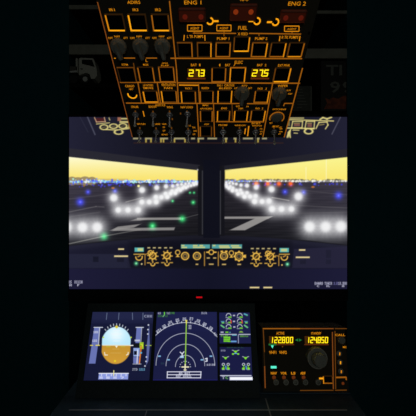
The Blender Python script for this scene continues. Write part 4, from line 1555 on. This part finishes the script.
XI = 139 / FPX * YF
TOPZ = zf(-40)
cbox('side_panel', M['side'], -XI - 0.025, YF, 0, -XI, YBK, TOPZ)
cbox('side_panel', M['side'], XI, YF, 0, XI + 0.025, YBK, TOPZ)
cbox('back_panel', M['case'], -XI, YBK - 0.01, 0, XI, YBK, TOPZ)
cbox('divider', M['case'], -0.01, YF + 0.002, 0, 0.01, YBK - 0.01, TOPZ)
cbox('top_board', M['case'], -XI, YF, TOPZ - 0.02, XI, YBK - 0.01, TOPZ)
for (x0, x1, ys) in ((-XI, -0.01, ((5, 9), (44.5, 54.3), (83, 87))), (0.01, XI, ((10.5, 13.5), (48.5, 58.2), (110.5, 115)))):
    for i, (ya, yb) in enumerate(ys):
        sh = cbox('shelf', M['case'], x0, YF + 0.004, zf(yb), x1, YBK - 0.01, zf(ya))
        if i < 2:
            e_ = cbox('shelf_front', M['shelf'], x0, YF, zf(yb), x1, YF + 0.004, zf(ya))
            e_.parent = sh
cbox('shelf', M['case'], -XI, YF, 0.4, -0.01, YBK - 0.01, 0.42)
cbox('shelf', M['case'], 0.01, YF, 0.4, XI, YBK - 0.01, 0.42)
# bracket carrying the overhead panel, bolted to the bookcase divider
b = MB()
inv = OH.matrix().inverted()
a = Vector((0, OH.loc(208, 70)[1], -0.05))
q = inv @ Vector((0, YF - 0.012, EYE.z + 0.40))
b.tube([a, q], [0.014, 0.014], 14)
q2 = inv @ Vector((0, YF + 0.0015, EYE.z + 0.40))
b.tube([q, q2], [0.02, 0.02], 14)
b.build('mounting_arm', M['bezel'], oh)

# ================================================================== MODEL TRUCK on the left shelf
TY = YF + 0.006
k = TY / FPX
tr = bpy.data.objects.new('model_truck', None)
COL.objects.link(tr)
zsh = zf(83)                                     # top of its shelf
tx0 = (85.5 - 208) * k
tr.location = (tx0, TY, zsh)
tag(tr, 'pale toy lorry with dark windows facing right on the bookcase shelf', 'model truck')
wy = 0.04                                       # width of the lorry, away from the viewer


def side_prism(name, m, pts, y0, y1, parent=tr):
    """outline in the lorry's side view (metres from the front axle, height above shelf)"""
    b = MB()
    n = len(pts)
    vs = [(p[0], y0, p[1]) for p in pts] + [(p[0], y1, p[1]) for p in pts]
    fs = [tuple(range(n)), tuple(range(2 * n - 1, n - 1, -1))] + [(i, n + i, n + (i + 1) % n, (i + 1) % n) for i in range(n)]
    b.add(vs, fs)
    return b.build(name, m, parent)


def px(x, y):
    return ((x - 85.5) * k, (82.6 - y) * k)


cab = side_prism('cab', M['white'], [px(79, 57.5), px(80.5, 56.6), px(92.8, 57.2), px(94.2, 59), px(96.6, 68), px(97, 74.5), px(94.6, 77.5), px(91, 77.5), px(89.6, 73), px(86, 71.6), px(81.5, 73), px(79, 74)], 0.0, wy)
side_prism('side_window', M['glass'], [px(82, 58.6), px(92.2, 58.8), px(94.6, 66), px(89, 64.4), px(82, 62.8)], -0.0008, 0.0004, cab)
side_prism('door_handle', M['rubber'], [px(80.6, 67.2), px(82.6, 67.4), px(82.6, 68.6), px(80.6, 68.4)], -0.0008, 0.0, cab)
side_prism('chassis', M['rubber'], [px(69.6, 73.5), px(90, 73.5), px(90, 77), px(69.6, 77)], 0.008, wy - 0.008)
side_prism('cargo_bed', M['bed'], [px(69.6, 65), px(77, 65.5), px(77, 71.6), px(69.6, 71.6)], 0.0, wy)
side_prism('headboard', M['white'], [px(75.6, 57), px(77.4, 57), px(77.8, 71.6), px(76, 71.6)], 0.0, wy)
side_prism('side_rail', M['hub'], [px(69.6, 70), px(77, 69.4), px(77, 71.2), px(69.6, 71.6)], -0.0012, 0.0)
for wx in (85.5, 74):
    for yy in (0.004, wy - 0.004):
        b = MB()
        r = 4.2 * k
        b.tube([(px(wx, 0)[0], yy - 0.008, r), (px(wx, 0)[0], yy + 0.008, r)], [r, r], 22)
        w_ = b.build('wheel', M['rubber'], tr, True)
        if wx < 80:
            continue
        b = MB()
        s_ = -1 if yy < 0.02 else 1
        b.tube([(px(wx, 0)[0], yy + s_ * 0.007, r), (px(wx, 0)[0], yy + s_ * 0.0095, r)], [r * 0.68, r * 0.5], 18)
        b.build('wheel_hub', M['hub'], w_, True)

# ================================================================== POSTER BOX AND BOOKLET on the right shelf
PB = YF + 0.006
pbx = bpy.data.objects.new('game_box', None)
COL.objects.link(pbx)
zs = zf(110.5)
pbx.location = (0, PB, zs)
tag(pbx, 'black box with grey capital letters and an orange picture on the bookcase shelf', 'box')
kk = PB / FPX


def bx_(x):
    return (x - 208) * kk


def bz_(y):
    return EYE.z - (y - 208) * kk - zs


b = MB(); b.box(bx_(321), 0, 0, bx_(346.8), 0.05, bz_(61)); b.build('carton', M['cover'], pbx)
L_ = MB()
for s_, x0, y0, x1, y1 in (('TI', 326, 65, 342, 75.5), ('9', 330, 81.5, 340, 93), ('9', 342.5, 81.5, 352.5, 93)):
    v, f = text_geo(s_, 0.02)
    L_.add([(min(bx_(346.8), bx_(x0) + p[0] * (bx_(x1) - bx_(x0))), -0.0006, bz_(y1) + p[1] * (bz_(y0) - bz_(y1))) for p in v], f)
L_.build('lettering', M['ink'], pbx)
A_ = MB()
pts = [(324, 109), (327, 103), (325, 98), (329, 99.5), (333, 97.5), (338, 99), (343, 96), (346.7, 95.7), (346.7, 109)]
n = len(pts)
A_.add([(bx_(x), -0.0006, bz_(y)) for x, y in pts], [tuple(range(n))])
A_.build('picture', M['red'], pbx)

bk = bpy.data.objects.new('booklet', None)
COL.objects.link(bk)
bk.location = (0, PB + 0.01, zs)
tag(bk, 'grey booklet with faint lines of print standing on the shelf beside the overhead panel edge', 'booklet')
kk = (PB + 0.01) / FPX
b = MB(); b.box(bx_(288), 0, 0, bx_(312), 0.012, bz_(86)); b.build('cover', M['book'], bk)
L_ = MB()
for i in range(7):
    y = 89 + i * 3
    L_.box(bx_(297), -0.0006, bz_(y + 0.9), bx_(302 + (i * 37 % 6)), 0, bz_(y))
L_.box(bx_(310.6), -0.0006, 0.0, bx_(311.6), 0, bz_(86.5))
L_.build('print', M['bookink'], bk)

# ================================================================== LIGHT
w = bpy.data.worlds.new('world')
scn.world = w
w.use_nodes = True
w.node_tree.nodes['Background'].inputs['Color'].default_value = (0.0012, 0.0036, 0.0042, 1)
w.node_tree.nodes['Background'].inputs['Strength'].default_value = 1.0

ld = bpy.data.lights.new('fill_light', 'AREA')  # unseen fill added behind the camera to brighten faceplate, knobs and shelves
ld.shape = 'DISK'
ld.size = 0.5
ld.energy = 1.1
ld.color = (1.0, 0.97, 0.86)
lo = bpy.data.objects.new('fill_light', ld)
COL.objects.link(lo)
lo.location = (0.12, -0.85, 1.35)
lo.rotation_euler = (Vector((0, 1.0, 1.35)) - Vector(lo.location)).to_track_quat('-Z', 'Y').to_euler()

scn.view_settings.view_transform = 'Standard'
scn.view_settings.look = 'None'
scn.view_settings.gamma = 1.0
scn.view_settings.exposure = 0.0
scn.view_settings.use_curve_mapping = False
